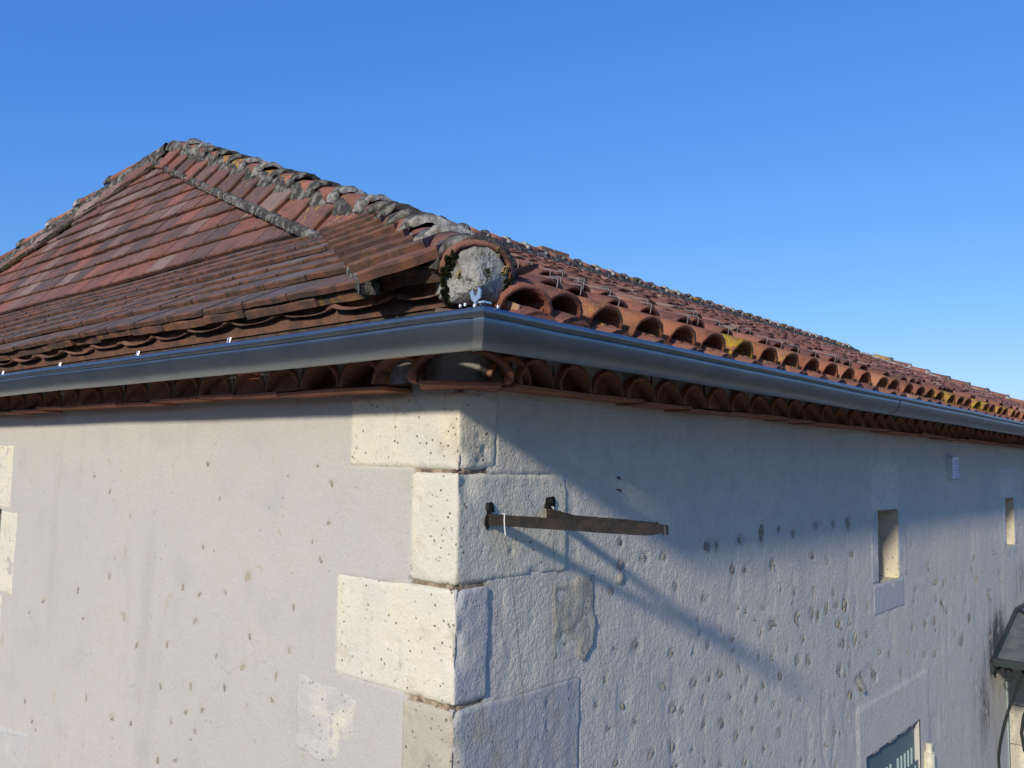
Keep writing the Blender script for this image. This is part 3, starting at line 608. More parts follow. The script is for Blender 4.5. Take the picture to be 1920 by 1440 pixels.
dk.f += [(0, 8, 12, 4), (0, 6, 14, 8), (6, 7, 15, 14), (4, 12, 15, 7)]
obj('roof_deck', dk.me('roof_deck', m_plain('roof_underside', (.13, .07, .05), .9, .1)), HOUSE)

PAL = [((.27, .10, .070), 3), ((.205, .090, .070), 3), ((.25, .15, .12), 2.6), ((.155, .085, .075), 2.5), ((.30, .20, .16), 1.3), ((.115, .072, .068), 2.2), ((.235, .12, .095), 2)]
LOWP = [((.145, .092, .080), 3), ((.185, .108, .088), 2.5), ((.120, .090, .084), 2.5), ((.22, .115, .085), 1.2), ((.175, .140, .128), 2.4)]
def pick(pal, lich=0.0):
    t = random.random()*sum(w_ for _, w_ in pal)
    for c, w_ in pal:
        t -= w_
        if t <= 0: break
    k = jit(.85, 1.12); return (c[0]*k, c[1]*k*jit(.97, 1.03), c[2]*k, lich)
def lich(p, hi=1.0): return jit(.35, hi) if random.random() < p else jit(0, .06)

# one flat tile: slightly bowed slab with a worn front edge; origin at the front bottom edge, +Y up the slope
def flat_tile(k, wd=.235, ln=.27, th=.026):
    r_ = random.Random(k); n = 4; v = []; f = []
    xs = [-.5+i/n for i in range(n+1)]
    for i, x in enumerate(xs):
        dy = r_.uniform(-.0035, .0035); dz = r_.uniform(-.0015, .0015)
        v += [(x*wd, dy+.002, dz), (x*wd, dy-.001, th*.75+dz), (x*wd, dy+.005, th+dz), (x*wd, ln, th), (x*wd, ln, 0)]
    for i in range(n):
        a = i*5
        for j in range(4): f.append((a+j, a+5+j, a+6+j, a+1+j))
        f.append((a+4, a+9, a+5, a))
    f.append((0, 1, 2, 3, 4)); f.append(tuple(n*5+j for j in (4, 3, 2, 1, 0)))
    return v, f
FT = [flat_tile(100+k) for k in range(7)]
FTM = [mesh('flat_tile', v, f, FLAT) for v, f in FT]
cand = []
TW = .235
def course(y0, s, k, low, kind='flat_tile'):
    # y0: world y of the front edge on its slope
    z = zf(y0); m = ML if low else MU
    ud = Vector((0, 1, m)).normalized(); nn = Vector((0, -m, 1)).normalized()
    off = .26 if low else .22
    ang = (.60 if low else .423)
    xr = xhip(y0)-off/ang+.10 if not low else xhip(y0)-max(.28, off/ang*min(1, (y0-YE)/.4+.55))+.07
    if low and y0 < YE+.18: xr = .26-(y0-YE)*1.45
    xl = -10-xr
    x = xl-random.random()*TW+(TW/2 if k % 2 else 0)-TW
    wv = .0035*math.sin(k*1.7)
    while x < xr:
        a, b = max(x+.0012, xl), min(x+TW-.0012, xr); x += TW
        if b-a < .04: continue
        dz = jit(.0015); rr = jit(.005)
        M = frame(Vector(((a+b)/2, y0+jit(.0025), z))+nn*(.034+dz+wv+.004*math.sin(a*2.3+k)), ud, nn) @ Matrix.Rotation(R(-6.2 if low else -8.5)+jit(.004), 4, 'X') @ Matrix.Rotation(rr, 4, 'Y') @ Matrix.Rotation(jit(.006), 4, 'Z') @ Matrix.Diagonal(((b-a)/.235, min(1, max(.22, (yhip((a+b)/2)-y0)*(1.17 if low else 1.84)/.27+.05)) if a > -5 else 1, .8 if low else 1, 1))
        c = pick(LOWP if low else PAL, jit(0, .3 if low else .12))
        # the exposed foot courses are darker with age near the break
        cand.append((size_in_view(M.translation, .14), random.randrange(7), M, c))
k = 0
y = YE
for i in range(8):
    s = 0 if i == 0 else .185+(i-1)*.1375
    yy = YE+s*(YB-YE)/LL; course(yy, s, k, True); k += 1
for i in range(12):
    s = .012+i*LU/12
    yy = YB+s*(YA-YB)/LU; course(yy, s, k, False); k += 1
# the under-course at the eave
eav = []
def place_kind(cand, name, meshes, raw, mat_stuff, limit=300, stuffname=None, kids=None):
    cand.sort(key=lambda q: -q[0]); out = []
    for q in cand[:limit]:
        if q[0] <= 0: break
        o = obj(name, meshes[q[1]], HOUSE, q[2], q[3]); out.append((o, q))
    rest = cand[len(out):]
    if rest:
        mb = MB()
        for q in rest:
            v, f = raw[q[1]]; mb.add([q[2] @ Vector(p) for p in v], f, q[3])
        obj(stuffname or name, mb.me(stuffname or name, mat_stuff), HOUSE, kind='stuff')
    return out
place_kind(cand, 'flat_tile', FTM, FT, TILE_S)
cand = []
x = .235
while x > -10.3:
    w_ = jit(.22, .40)
    M = frame((x-w_/2, YE+jit(-.006, .014), ZE+.006+.006*math.sin(x*3)+jit(.003)), (0, 1, .45), (0, -.45, 1)) @ Matrix.Rotation(jit(.02), 4, 'Y') @ Matrix.Diagonal(((w_-.003)/.235, .8, 1.1, 1))
    cand.append((size_in_view(M.translation, .2), random.randrange(7), M, pick(LOWP, jit(0, .8)))); x -= w_
place_kind(cand, 'eave_tile', FTM, FT, TILE_S)

# canal (half round) tile: origin at the lower end, +Y up the slope, arch upward
def canal(k, L=.42, w0=.086, w1=.068, h0=.070, h1=.056, th=.012, n=8, rag=.003):
    r_ = random.Random(k); v = []; f = []
    for e, (w_, h_, y_) in enumerate(((w0, h0, 0), (w1, h1, L))):
        for lay in (0, 1):
            for i in range(n+1):
                q = math.pi*i/n; ww = w_-lay*th; hh = h_-lay*th
                v.append((-ww*math.cos(q), y_+(r_.uniform(-rag, rag) if e == 0 else 0), max(0, hh*math.sin(q)**.85)))
    m = n+1
    for i in range(n):
        f.append((i, i+1, 2*m+i+1, 2*m+i)); f.append((m+i+1, m+i, 3*m+i, 3*m+i+1))
        f.append((i+1, i, m+i, m+i+1)); f.append((2*m+i, 2*m+i+1, 3*m+i+1, 3*m+i))
    f.append((0, 2*m, 3*m, m)); f.append((n, m+n, 3*m+n, 2*m+n))
    return v, f
CT = [canal(200+k) for k in range(6)]
CTM = [mesh('canal_tile', v, f, TILE, True) for v, f in CT]
RED = [((.35, .128, .072), 3), ((.30, .11, .066), 3), ((.24, .09, .060), 2), ((.42, .17, .10), 1.5), ((.22, .085, .065), 1.5), ((.45, .27, .17), .7)]
EAVP = [((.47, .165, .070), 3), ((.42, .14, .065), 2), ((.50, .20, .09), 1)]
cand = []; CTC = [(v, f+[tuple(9+i for i in range(9))]) for v, f in CT]
CTCM = [mesh('lower_cover_tile', v, f, TILE) for v, f in CTC]
eave = []; under = []; chan = []; hooks = []
yc = -.16; j = 0; cols = []
while yc < 19.6: cols.append(yc); yc += .207+jit(.008)
ud = Vector((-1, 0, MR)).normalized(); nn = Vector((MR, 0, 1)).normalized()
# the arch of the tile mesh opens along its own +Y, so its width runs along world y here
for j, yc in enumerate(cols):
    ph = jit(.06)
    # eave cover and the doubled cover tile below it
    if yc > .11:
        xe = .315+jit(.008)
        c = pick(EAVP, (.85 if 0.9 < yc < 1.15 else (jit(.35, .85) if (random.random() < .42 and yc > 1.0) or (3.5 < yc < 5.2 and random.random() < .75) else jit(0, .25))))
        M = frame(Vector((xe, yc+jit(.004), zr(xe)+.000)), ud, nn) @ Matrix.Rotation(R(-1.5), 4, 'X') @ Matrix.Rotation(jit(.03), 4, 'Z') @ Matrix.Diagonal((1.02, 1, 1.05, 1))
        eave.append((size_in_view(M.translation, .17), random.randrange(6), M, c))
        M = frame(Vector((xe+.040, yc+jit(.004), zr(xe)-.066)), ud, nn) @ Matrix.Rotation(R(-.5), 4, 'X') @ Matrix.Diagonal((.90, 1, .92, 1))
        under.append((size_in_view(M.translation, .17), random.randrange(6), M, pick(RED, jit(0, .3))))
    if yc > -.2:
        M = frame(Vector((.33, yc+.1035, zr(.33)+.018)), ud, nn) @ Matrix.Rotation(math.pi, 4, 'Y') @ Matrix.Diagonal((1, 1, .9, 1))
        chan.append((size_in_view(M.translation, .17), random.randrange(6), M, pick(RED, jit(.0, .5))))
    r_ = 0
    while True:
        s = .27+r_*.335+ph+jit(.045) if r_ else .29+jit(.05)+ph*.5
        x = .315-s*ud.x*-1
        x = .315-s*abs(ud.x); r_ += 1
        if x < XR+.18: break
        if yc < yhip(x)+.13 or yc > YFAR+(x-XR)/2.6-.05: continue
        M = frame(Vector((x, yc+jit(.006), zr(x)+.016+jit(.004))), ud, nn) @ Matrix.Rotation(R(-3.2)+jit(.012), 4, 'X') @ Matrix.Rotation(jit(.035), 4, 'Z') @ Matrix.Rotation(jit(.04), 4, 'Y')
        sz = size_in_view(M.translation, .1)
        cand.append((sz, random.randrange(6), M, pick(RED, jit(0, .12))))
        if sz > 14 and random.random() < .75: hooks.append((sz, M))
place_kind(cand, 'canal_tile', CTM, CT, TILE_S)
place_kind(eave, 'eave_cover_tile', CTM, CT, TILE_S)
place_kind(under, 'lower_cover_tile', CTCM, CTC, TILE_S)
place_kind(chan, 'channel_tile', CTM, CT, TILE_S)
# channels above the eave row are hidden between the covers: one sheet of troughs
mb = MB()
for yc in cols:
    yy = yc+.1035; x = .02
    while x > XR+.1:
        x2 = max(x-.9, XR+.05)
        if yy > max(yhip(x), yhip(x2))-.02 and yy < YFAR+(x-XR)/2.6:
            v = []
            for xx in (x, x2):
                for i in range(5):
                    q = math.pi*i/4; v.append((xx, yy-.085*math.cos(q), zr(xx)+.030-.045*math.sin(q)))
            mb.add(v, [(i, i+5, i+6, i+1) for i in range(4)], pick(RED))
        x = x2
obj('channel_tile', mb.me('channel_tile_field', TILE_S), HOUSE, kind='stuff')
# wire clips on the lower ends of the nearest cover tiles
hk = MB(); hk.tube([(0, .045, .0712), (0, .0, .0745), (.001, -.005, .072), (.003, -.007, .044)], .0015, 5)
hkm = hk.me('tile_clip', m_plain('galvanised_wire', (.40, .39, .37), .45, .5, .5))
hooks.sort(key=lambda q: -q[0])
for sz, M in hooks[:45]: obj('tile_clip', hkm, HOUSE, M @ Matrix.Translation((jit(.02), 0, 0)))

# ---- hips and ridge: caps on a bed of mortar
def cap_shape(k): return canal(300+k, L=.40, w0=.098, w1=.080, h0=.088, h1=.070, th=.015, n=10, rag=.004)
CP = [cap_shape(k) for k in range(5)]; CPM = [mesh('hip_cap', v, f, CAPM, True) for v, f in CP]
def collar(k):
    # ragged mortar ring swelling over the lower end of a cap
    r_ = random.Random(900+k); n = 14; v = []; rows = ((-.010, -.018), (-.012, .004), (.015, .008), (.045, .006), (.07, -.005))
    for y_, e in rows:
        for i in range(n+1):
            q = math.pi*i/n; ee = e+r_.uniform(-.005, .006) if e > -.02 else e
            v.append((-(.099+ee)*math.cos(q), y_+r_.uniform(-.012, .012), (.089+ee)*math.sin(q)**.85-.004))
    m = n+1; f = [(a*m+i, a*m+i+1, (a+1)*m+i+1, (a+1)*m+i) for a in range(len(rows)-1) for i in range(n)]
    return v, f
CLR = [mesh('mortar_collar', *collar(k), MORT_LT if k % 2 else MORT, True) for k in range(5)]
CLRAW = [collar(k) for k in range(5)]
def caps(path, name, step, zoff, first_lich=0, limit=80, rev=False, flip=False):
    # path: list of points from bottom to top
    out = []; seg = [Vector(p) for p in path]; L = [0]
    for a, b in zip(seg, seg[1:]): L.append(L[-1]+(b-a).length)
    n = int(L[-1]/step); stuff = MB()
    for i in range(n):
        s = i*step+(.0 if i == 0 else jit(.015))
        g = max(q for q in range(len(L)-1) if L[q] <= s+1e-6)
        t = (s-L[g])/(L[g+1]-L[g]); p = seg[g].lerp(seg[g+1], t)
        s2 = min(s+.3, L[-1]); g2 = max(q for q in range(len(L)-1) if L[q] <= s2-1e-6); p2 = seg[g2].lerp(seg[g2+1], (s2-L[g2])/(L[g2+1]-L[g2]))
        d = (p2-p) if (p2-p).length > .05 else seg[-1]-seg[-2]
        if flip: p = p+d.normalized()*.4; d = -d
        M = frame(p+Vector((jit(.004), 0, zoff+jit(.004))), d, (0, 0, 1)) @ Matrix.Rotation(R(-2.6)+jit(.02), 4, 'X') @ Matrix.Rotation(jit(.03), 4, 'Z') @ Matrix.Rotation(jit(.06), 4, 'Y')
        c = pick(RED, lich(.25, .9))
        if size_in_view(M.translation, .1) > 0 and len(out) < limit:
            o = obj(name, CPM[i % 5], HOUSE, M, c)
            obj('mortar_collar', CLR[(i*3) % 5], o, M @ Matrix.Diagonal((1.01, jit(.7, 1.2), 1.0, 1))); out.append(o)
        else: v, f = CP[i % 5]; stuff.add([M @ Vector(q) for q in v], f, c)
    if stuff.v: obj(name, stuff.me(name+'_rest', CAPM_S), HOUSE, kind='stuff')
    return out
HP = [(.235, -.200, zf(-.2)-.005), (XBk, YB, ZB+.015), (XR+.05, YA-.012, ZA)]
caps(HP, 'hip_cap', .315, .008)
HPL = [(-10-p[0], p[1], p[2]) for p in HP]
caps(HPL, 'hip_cap', .40, .035)
caps([(XR, YA+.1, ZA+.0), (XR, YFAR, ZA+.0)], 'ridge_cap', .36, .03, limit=45)
caps([(.2, 19.6, ZE), (XR, YFAR, ZA)], 'hip_cap', .4, .035, limit=20)
# tile lump crowning the apex
ax = MB(); 
v, f = CP[0]
def ribbon(name, path, prof, mat, seed, amp=.006, step=.02, parent=HOUSE, smooth=True):
    # sweep a profile (sideways, up) along a path with crumbly noise
    P = []; seg = [Vector(p) for p in path]
    for a, b in zip(seg, seg[1:]):
        n = max(2, int((b-a).length/step)); P += [a.lerp(b, i/n) for i in range(n)]
    P.append(seg[-1]); v = []; m = len(prof); rs = np.random.default_rng(seed)
    for i, p in enumerate(P):
        t = (P[min(i+1, len(P)-1)]-P[max(i-1, 0)]).normalized(); sd = t.cross(Vector((0, 0, 1))).normalized(); uu = sd.cross(t)
        for a, b in prof:
            v.append(p+sd*(a+rs.uniform(-amp, amp))+uu*(b+rs.uniform(-amp, amp))+t*rs.uniform(-amp, amp))
    f = [(i*m+j, i*m+j+1, (i+1)*m+j+1, (i+1)*m+j) for i in range(len(P)-1) for j in range(m-1)]+[tuple(range(m)), tuple((len(P)-1)*m+j for j in range(m-1, -1, -1))]
    return obj(name, mesh(name, v, f, mat, smooth), parent)
SK = [(-.112, -.06), (-.110, -.01), (-.098, .03), (-.075, .055), (0, .06), (.075, .055), (.098, .03), (.110, -.01), (.112, -.06)]
SKs = [(a, b-.012) for a, b in SK]
HB = [Vector(p) for p in HP]; HB[0] = HB[0].lerp(HB[1], .06)
ribbon('mortar_bed', HB, [(a*.95, max(b, -.045)) for a, b in SKs], MORT, 5)
ribbon('mortar_bed', [Vector(p) for p in HPL], SKs, MORT, 6, step=.04)
ribbon('mortar_bed', [(XR, YA, ZA), (XR, YFAR, ZA)], SKs, MORT, 7, step=.08)
ribbon('mortar_bed', [(.2, 19.6, ZE), (XR, YFAR, ZA)], SKs, MORT_LT, 8, step=.08)

# flat tiles laid along both hips of the end slope, with the mortar joint under their inner edge
def strip(mirror, low, parent_name):
    global cand
    p0, p1 = (Vector((.33, YE-.01, ZE)), Vector((XBk, YB, ZB))) if low else (Vector((XBk, YB, ZB)), Vector((XR, YA, ZA)))
    m = ML if low else MU
    nn = Vector((0, -m, 1)).normalized(); t = (p1-p0).normalized(); inn = nn.cross(t)    # inward, down the slope
    if inn.x > 0: inn = -inn
    L = (p1-p0).length; st = .30 if not low else .195; n = int(L/st)+(1 if low else 0); wd = .175 if not low else .205
    for i in range(n):
        s = i*st+(.15 if low else .05)
        if s > L-.08: break
        c = p0+t*s+inn*(.045+wd/2+(.02 if low else 0))
        if low: 
            th = math.radians(28)*(1-.6*i/n); tt = (t*math.cos(th)+inn*-math.sin(th)) 
        else: tt = t; th = 0
        M = frame(c+nn*(.062+jit(.003)), tt, nn)
        if mirror: M = Matrix.Diagonal((-1, 1, 1, 1)) @ M; M = Matrix.Translation((-10, 0, 0)) @ M @ Matrix.Diagonal((-1, 1, 1, 1))
        M = M @ Matrix.Rotation(R(-4.5 if not low else -7), 4, 'X') @ Matrix.Rotation(jit(.02), 4, 'Z') @ Matrix.Rotation(jit(.02), 4, 'Y') @ Matrix.Diagonal(((wd+.06)/.235 if not low else (wd+.02)/.235, 1.35 if not low else 1.0, 1.1, 1))
        cand.append((size_in_view(M.translation, .2), random.randrange(7), M, pick(PAL if not low else LOWP+PAL[:3], jit(0, .3))))
cand = []
for mir in (False, True):
    strip(mir, True, ''); strip(mir, False, '')
place_kind(cand, 'hip_edge_tile', FTM, FT, TILE_S)
def inner(p0, p1, m, w0, w1, lift):
    nn = Vector((0, -m, 1)).normalized(); t = (p1-p0).normalized(); inn = nn.cross(t)
    if inn.x > 0: inn = -inn
    return p0+inn*w0+nn*lift, p1+inn*w1+nn*lift
a1, b1 = inner(Vector((.12, YE+.125, ZE+.075)), Vector((XBk, YB, ZB)), ML, .235, .27, .050)
a2, b2 = inner(Vector((XBk, YB, ZB)), Vector((XR, YA, ZA)), MU, .218, .218, .050)
JP = [(-.024, -.03), (-.027, 0), (-.014, .016), (.012, .016), (.027, 0), (.024, -.03)]
mid = (b1+a2)/2
for mir in (0, 1):
    q = [a1, mid, b2]
    if mir: q = [Vector((-10-p.x, p.y, p.z)) for p in q]
    ribbon('mortar_joint', q, JP, MORT_DK if mir else MORT, 20+mir, amp=.005, step=.018)

# plastered end of the big lowest hip cap at the corner
hp0 = Vector(HP[0]); dh = (Vector(HP[1])-hp0).normalized()
Mp = frame(hp0+Vector((.025, -.018, -.008)), dh, (0, 0, 1)) @ Matrix.Diagonal((.91, 1, .91, 1))
out_ = [(-.082, -.080+.080*i/6) for i in range(6)]+[(-.082*math.cos(math.pi*i/18), .080*math.sin(math.pi*i/18)**1.15) for i in range(19)]+[(.082, -.080*i/6) for i in range(1, 7)]+[(.082-.164*i/10, -.080) for i in range(1, 10)]
n = len(out_); m = 12; v = [(0, -.062, -.01)]; f = []
for a in range(1, m+1):
    for (ox, oz) in out_:
        r_ = a/m; xx = ox*r_; zz = -.01+(oz+.01)*r_
        bul = -.028*(1-r_**1.6)+.008*float(fbm(xx*14+3, zz*14, 5))+.003*float(fbm(xx*60, zz*60, 9))-.030*max(0, 1-abs(xx+.010+zz*.35)/.07)*(1-r_**2)
        v.append((xx*(1+.05*float(vnoise(zz*30, xx*30, 4))), bul-.012, zz))
f = [(0, 1+i, 1+(i+1) % n) for i in range(n)]+[(1+a*n+i, 1+(a+1)*n+i, 1+(a+1)*n+(i+1) % n, 1+a*n+(i+1) % n) for a in range(m-1) for i in range(n)]
k0 = 1+(m-1)*n; v += [(v[k0+i][0], .12, v[k0+i][2]) for i in range(n)]; f += [(k0+i, k0+n+i, k0+n+(i+1) % n, k0+(i+1) % n) for i in range(n)]
PLG = obj('mortar_plug', mesh('mortar_plug', v, f, MORT_PLUG, True), HOUSE, Mp, label='cream plastered end of the lowest hip cap, moss and ochre lichen on its rim')
MOSS = m_plain('green_moss', (.018, .024, .010), 1.0, .05, n=1, c2=(.05, .05, .018), sc=60, bd=.01); LICH = m_plain('ochre_lichen', (.34, .24, .08), .95, .1, n=1, c2=(.42, .33, .16), sc=60, bd=.004)
r_ = random.Random(5)
def cushion(x, y, z, s1, s2, s3, mat, nm):
    n_, v_ = 9, []
    for a in range(1, 5):
        for i in range(n_):
            k_ = r_.uniform(.75, 1.2); v_.append((x+k_*s1*math.sin(a*math.pi/5)*math.cos(i*2*math.pi/n_), y+k_*s2*math.cos(a*math.pi/5), z+k_*s3*math.sin(a*math.pi/5)*math.sin(i*2*math.pi/n_)))
    f_ = [(a*n_+i, a*n_+(i+1) % n_, (a+1)*n_+(i+1) % n_, (a+1)*n_+i) for a in range(3) for i in range(n_)]+[tuple(range(n_)), tuple(3*n_+i for i in range(n_-1, -1, -1))]
    obj_ = obj(nm, mesh(nm, v_, f_, mat, True), PLG, Mp)
for (x, z, s_) in ((-.078, .028, .020), (-.084, .004, .019), (-.070, .046, .013), (-.086, -.018, .014), (-.080, -.050, .013), (-.074, -.072, .014), (.080, -.022, .016), (.074, -.042, .018), (.086, -.005, .012)): [cushion(x+r_.uniform(-.010, .010), -.014, z+r_.uniform(-.012, .012), s_*r_.uniform(.35, .75), .008, s_*r_.uniform(.35, .8), MOSS, 'moss') for _ in range(4)]
for (x, z, s_) in ((-.045, .008, .012), (-.040, -.012, .010), (.070, .012, .012), (.076, .028, .009), (.050, .068, .009)): [cushion(x+r_.uniform(-.008, .008), -.030 if abs(x) < .05 else -.016, z+r_.uniform(-.012, .012), s_*r_.uniform(.3, .7), .0035, s_*r_.uniform(.4, 1.0), LICH, 'lichen') for _ in range(3)]
# wider cap over the plug
v, f = canal(777, L=.42, w0=.100, w1=.09, h0=.094, h1=.085, th=.013, n=14, rag=.006)
obj('hip_cap', mesh('hip_cap_wide', v, f, TILE, True), HOUSE, Mp @ Matrix.Translation((0, -.014, -.002)), (.24, .10, .065, .2), label='widest lowest hip cap at the corner')
# flat stub of tile and mortar under the plug
obj('corner_tile', FTM[3], HOUSE, Mp @ Matrix.Translation((.02, -.035, -.115)) @ Matrix.Rotation(R(-8), 4, 'X') @ Matrix.Diagonal((.20/.235, .8, .9, 1)), (.22, .14, .11, .1), label='grey edged tile jutting out under the plastered cap end')
v, f = FT[2]
# covers tucked against the corner
for (x_, y_, z_, dx, dy, sc) in ((.322, -.105, EYE+.360, -1, .30, .95), (.325, .035, EYE+.366, -1, .08, .95)):
    obj('lower_cover_tile', CTCM[2], HOUSE, frame((x_+.035, y_, z_-.060), (dx, dy, .40), (.39, 0, 1)) @ Matrix.Diagonal((sc*.9, 1, .95, 1)), (.22, .08, .055, .1))
    obj('eave_cover_tile', CTM[1], HOUSE, frame((x_, y_, z_), (dx, dy, .40), (.39, 0, 1)) @ Matrix.Diagonal((sc, 1, 1.1, 1)), (.30, .10, .06, .1))

# canal tiles under the end eave, hollow side up, seen as shallow scallops
cand = []
x = .12
while x > -10.2:
    M = frame((x, YE+.012+jit(.01), ZE+.002), (0, 1, .32), (0, -.32, 1)) @ Matrix.Rotation(math.pi+jit(.05), 4, 'Y') @ Matrix.Diagonal((1.5, .8, .34+jit(.06), 1))
    cand.append((size_in_view(M.translation, .15), random.randrange(6), M, pick([((.16, .075, .05), 2), ((.22, .10, .065), 1)], 0))); x -= .268+jit(.01)
fl = MB(); fl.box(-10.2, .24, YE+.042, YE+.08, ZE-.045, ZE+.022); obj('eave_packing', fl.me('eave_packing', m_plain('clay_packing', (.17, .085, .055), .95, .1, n=1, c2=(.10, .06, .045), sc=14, bd=.006)), HOUSE)
place_kind(cand, 'scallop_tile', CTM, CT, TILE_S)

# ---- genoise cornice under the eaves
def to_wall(side, u, o, z): return Vector((o, u, z)) if side else Vector((u, -o, z))
OA = .112
SLM = [mesh('cornice_slab', v, f, CLAY) for v, f in FT]
def cornice(side, u0, u1, pitch, dirn):
    # u runs away from the corner; arches stand on a flat tile course
    ar = canal(500+side, L=.17, w0=pitch*.47, w1=pitch*.44, h0=.082, h1=.080, th=.011, n=10, rag=.004)
    am = mesh('cornice_tile', *ar, CLAY, True)
    sp = MB(); fi = MB(); c = []
    k = 0; u = u0
    while abs(u) < abs(u1):
        z0 = EYE+.213+.002*math.sin(u*4)
        P = to_wall(side, u, OA+jit(.006), z0); d = (-1, 0, 0) if side else (0, 1, 0)
        M = frame(P, d, (0, 0, 1)) @ Matrix.Rotation(jit(.035), 4, 'Y') @ Matrix.Rotation(jit(.04), 4, 'Z') @ Matrix.Diagonal((jit(.93, 1.03), 1, jit(.92, 1.04), 1))
        c.append((size_in_view(P, pitch), M))
        # spandrel mortar
        n = 10; o1 = OA-.016+jit(.004); up_ = z0+.088
        vv = []
        for i in range(n+1):
            q = math.pi*i/n; du = -pitch*.46*math.cos(q); vv.append(to_wall(side, u+du, o1+jit(.002), z0+.078*math.sin(q)**.85)); vv.append(to_wall(side, u+(-pitch/2+pitch*i/n), o1+jit(.002), up_))
        sp.add(vv, [(2*i, 2*i+2, 2*i+3, 2*i+1) for i in range(n)])
        # mortar at the back of the hollow, slumped differently in each
        dp = jit(.05, .08) if abs(u) < .55 else jit(.014, .034); tl = jit(.008)
        fi.add([to_wall(side, u-pitch*.45, OA-dp+tl, z0), to_wall(side, u+pitch*.45, OA-dp-tl, z0), to_wall(side, u+pitch*.45, OA-dp-tl-.03, z0+.085), to_wall(side, u-pitch*.45, OA-dp+tl-.03, z0+.085)], [(0, 1, 2, 3)])
        u += dirn*pitch*jit(.97, 1.03); k += 1
    c.sort(key=lambda q: -q[0])
    for s_, M in c: obj('cornice_tile', am, HOUSE, M)
    obj('cornice_mortar', sp.me('cornice_mortar', MORT_GREY), HOUSE, kind='stuff'); obj('arch_packing', fi.me('arch_packing', CLAY), HOUSE, kind='stuff')
    # flat courses below and above the arches
    for (o1, z0, th, nm) in ((.118, EYE+.199, .011, 'cornice_slab'), (.175, EYE+.302, .016, 'cornice_slab')):
        u = u0-dirn*.10 if side else u0+.10; first = True
        while abs(u) < abs(u1):
            w_ = jit(.24, .34); v, f = FT[k % 7]; k += 1
            a, b = u, u+dirn*w_
            P = to_wall(side, (a+b)/2, o1+jit(.006), z0+jit(.003)+.003*math.sin(u*5)); d = (-1, 0, 0) if side else (0, 1, 0)
            M = frame(P, d, (0, 0, 1)) @ Matrix.Rotation(jit(.012), 4, 'Y') @ Matrix.Diagonal(((w_+.004)/.235, .85, th/.026, 1))
            if abs(u) < 8.5: obj(nm, SLM[k % 7], HOUSE, M)
            elif abs(u) < 10: obj(nm, SLM[k % 7], HOUSE, M)
            u += dirn*w_
cornice(False, -.30, -10, .205, -1)
cornice(True, .20, 19, .187, 1)
# mortar core behind the slabs and up to the roof
mb = MB()
mb.add([(-10.2, -.19, EYE+.322), (.25, -.19, EYE+.322), (.25, -.21, EYE+.40), (-10.2, -.21, EYE+.40)], [(0, 1, 2, 3)])
mb.add([(.19, -.2, EYE+.322), (.19, 19.5, EYE+.322), (.24, 19.5, EYE+.38), (.24, -.2, EYE+.38)], [(0, 1, 2, 3)])
mb.add([(-10.2, -.19, EYE+.322), (.19, -.19, EYE+.322), (.19, 0, EYE+.322), (-10.2, 0, EYE+.322)], [(0, 1, 2, 3)])
mb.add([(0, 0, EYE+.3225), (.19, 0, EYE+.3225), (.19, 19.5, EYE+.3225), (0, 19.5, EYE+.3225)], [(0, 1, 2, 3)])
cp = MB(); cp.add([(-.20, -.085, EYE+.212), (.03, -.105, EYE+.212), (.105, -.03, EYE+.212), (.085, .20, EYE+.212), (-.20, -.075, EYE+.303), (.02, -.09, EYE+.303), (.09, -.02, EYE+.303), (.075, .20, EYE+.303)], [(0, 1, 5, 4), (1, 2, 6, 5), (2, 3, 7, 6)]); obj('corner_packing', cp.me('corner_packing', MORT_GREY), HOUSE)
obj('cornice_core', mb.me('cornice_core', m_plain('dark_eaves_board', (.075, .05, .038), .9, .1, c2=(.12, .09, .07))), HOUSE)
# the wide arch and its neighbours set askew round the corner
for (x_, y_, ang, sx, sz) in ((.078, -.078, 45, 1.5, 1.12), (-.135, -.116, 5, 1.02, 1.0), (.116, .085, 88, .9, .95)):
    a_ = math.radians(ang); d = Vector((-math.sin(a_), math.cos(a_), 0))
    cm = canal(600+int(ang), L=.15, w0=.096, w1=.09, h0=.082, h1=.08, th=.011, n=12)
    obj('cornice_tile', mesh('cornice_tile_corner', *cm, CLAY, True), HOUSE, frame((x_, y_, EYE+.213), d, (0, 0, 1)) @ Matrix.Diagonal((sx, 1, sz, 1)), label='cornice arch at the corner')
for (x_, y_, a_) in ((.06, -.06, 45),):
    M = frame((.085, -.085, EYE+.197), (-1, 1, 0), (0, 0, 1)) @ Matrix.Diagonal((.22/.235, .8, .5, 1)); obj('cornice_slab', SLM[3], HOUSE, M)
    M = frame((.125, -.125, EYE+.302), (-1, 1, 0), (0, 0, 1)) @ Matrix.Diagonal((.36/.235, .8, .6, 1)); obj('cornice_slab', SLM[4], HOUSE, M)

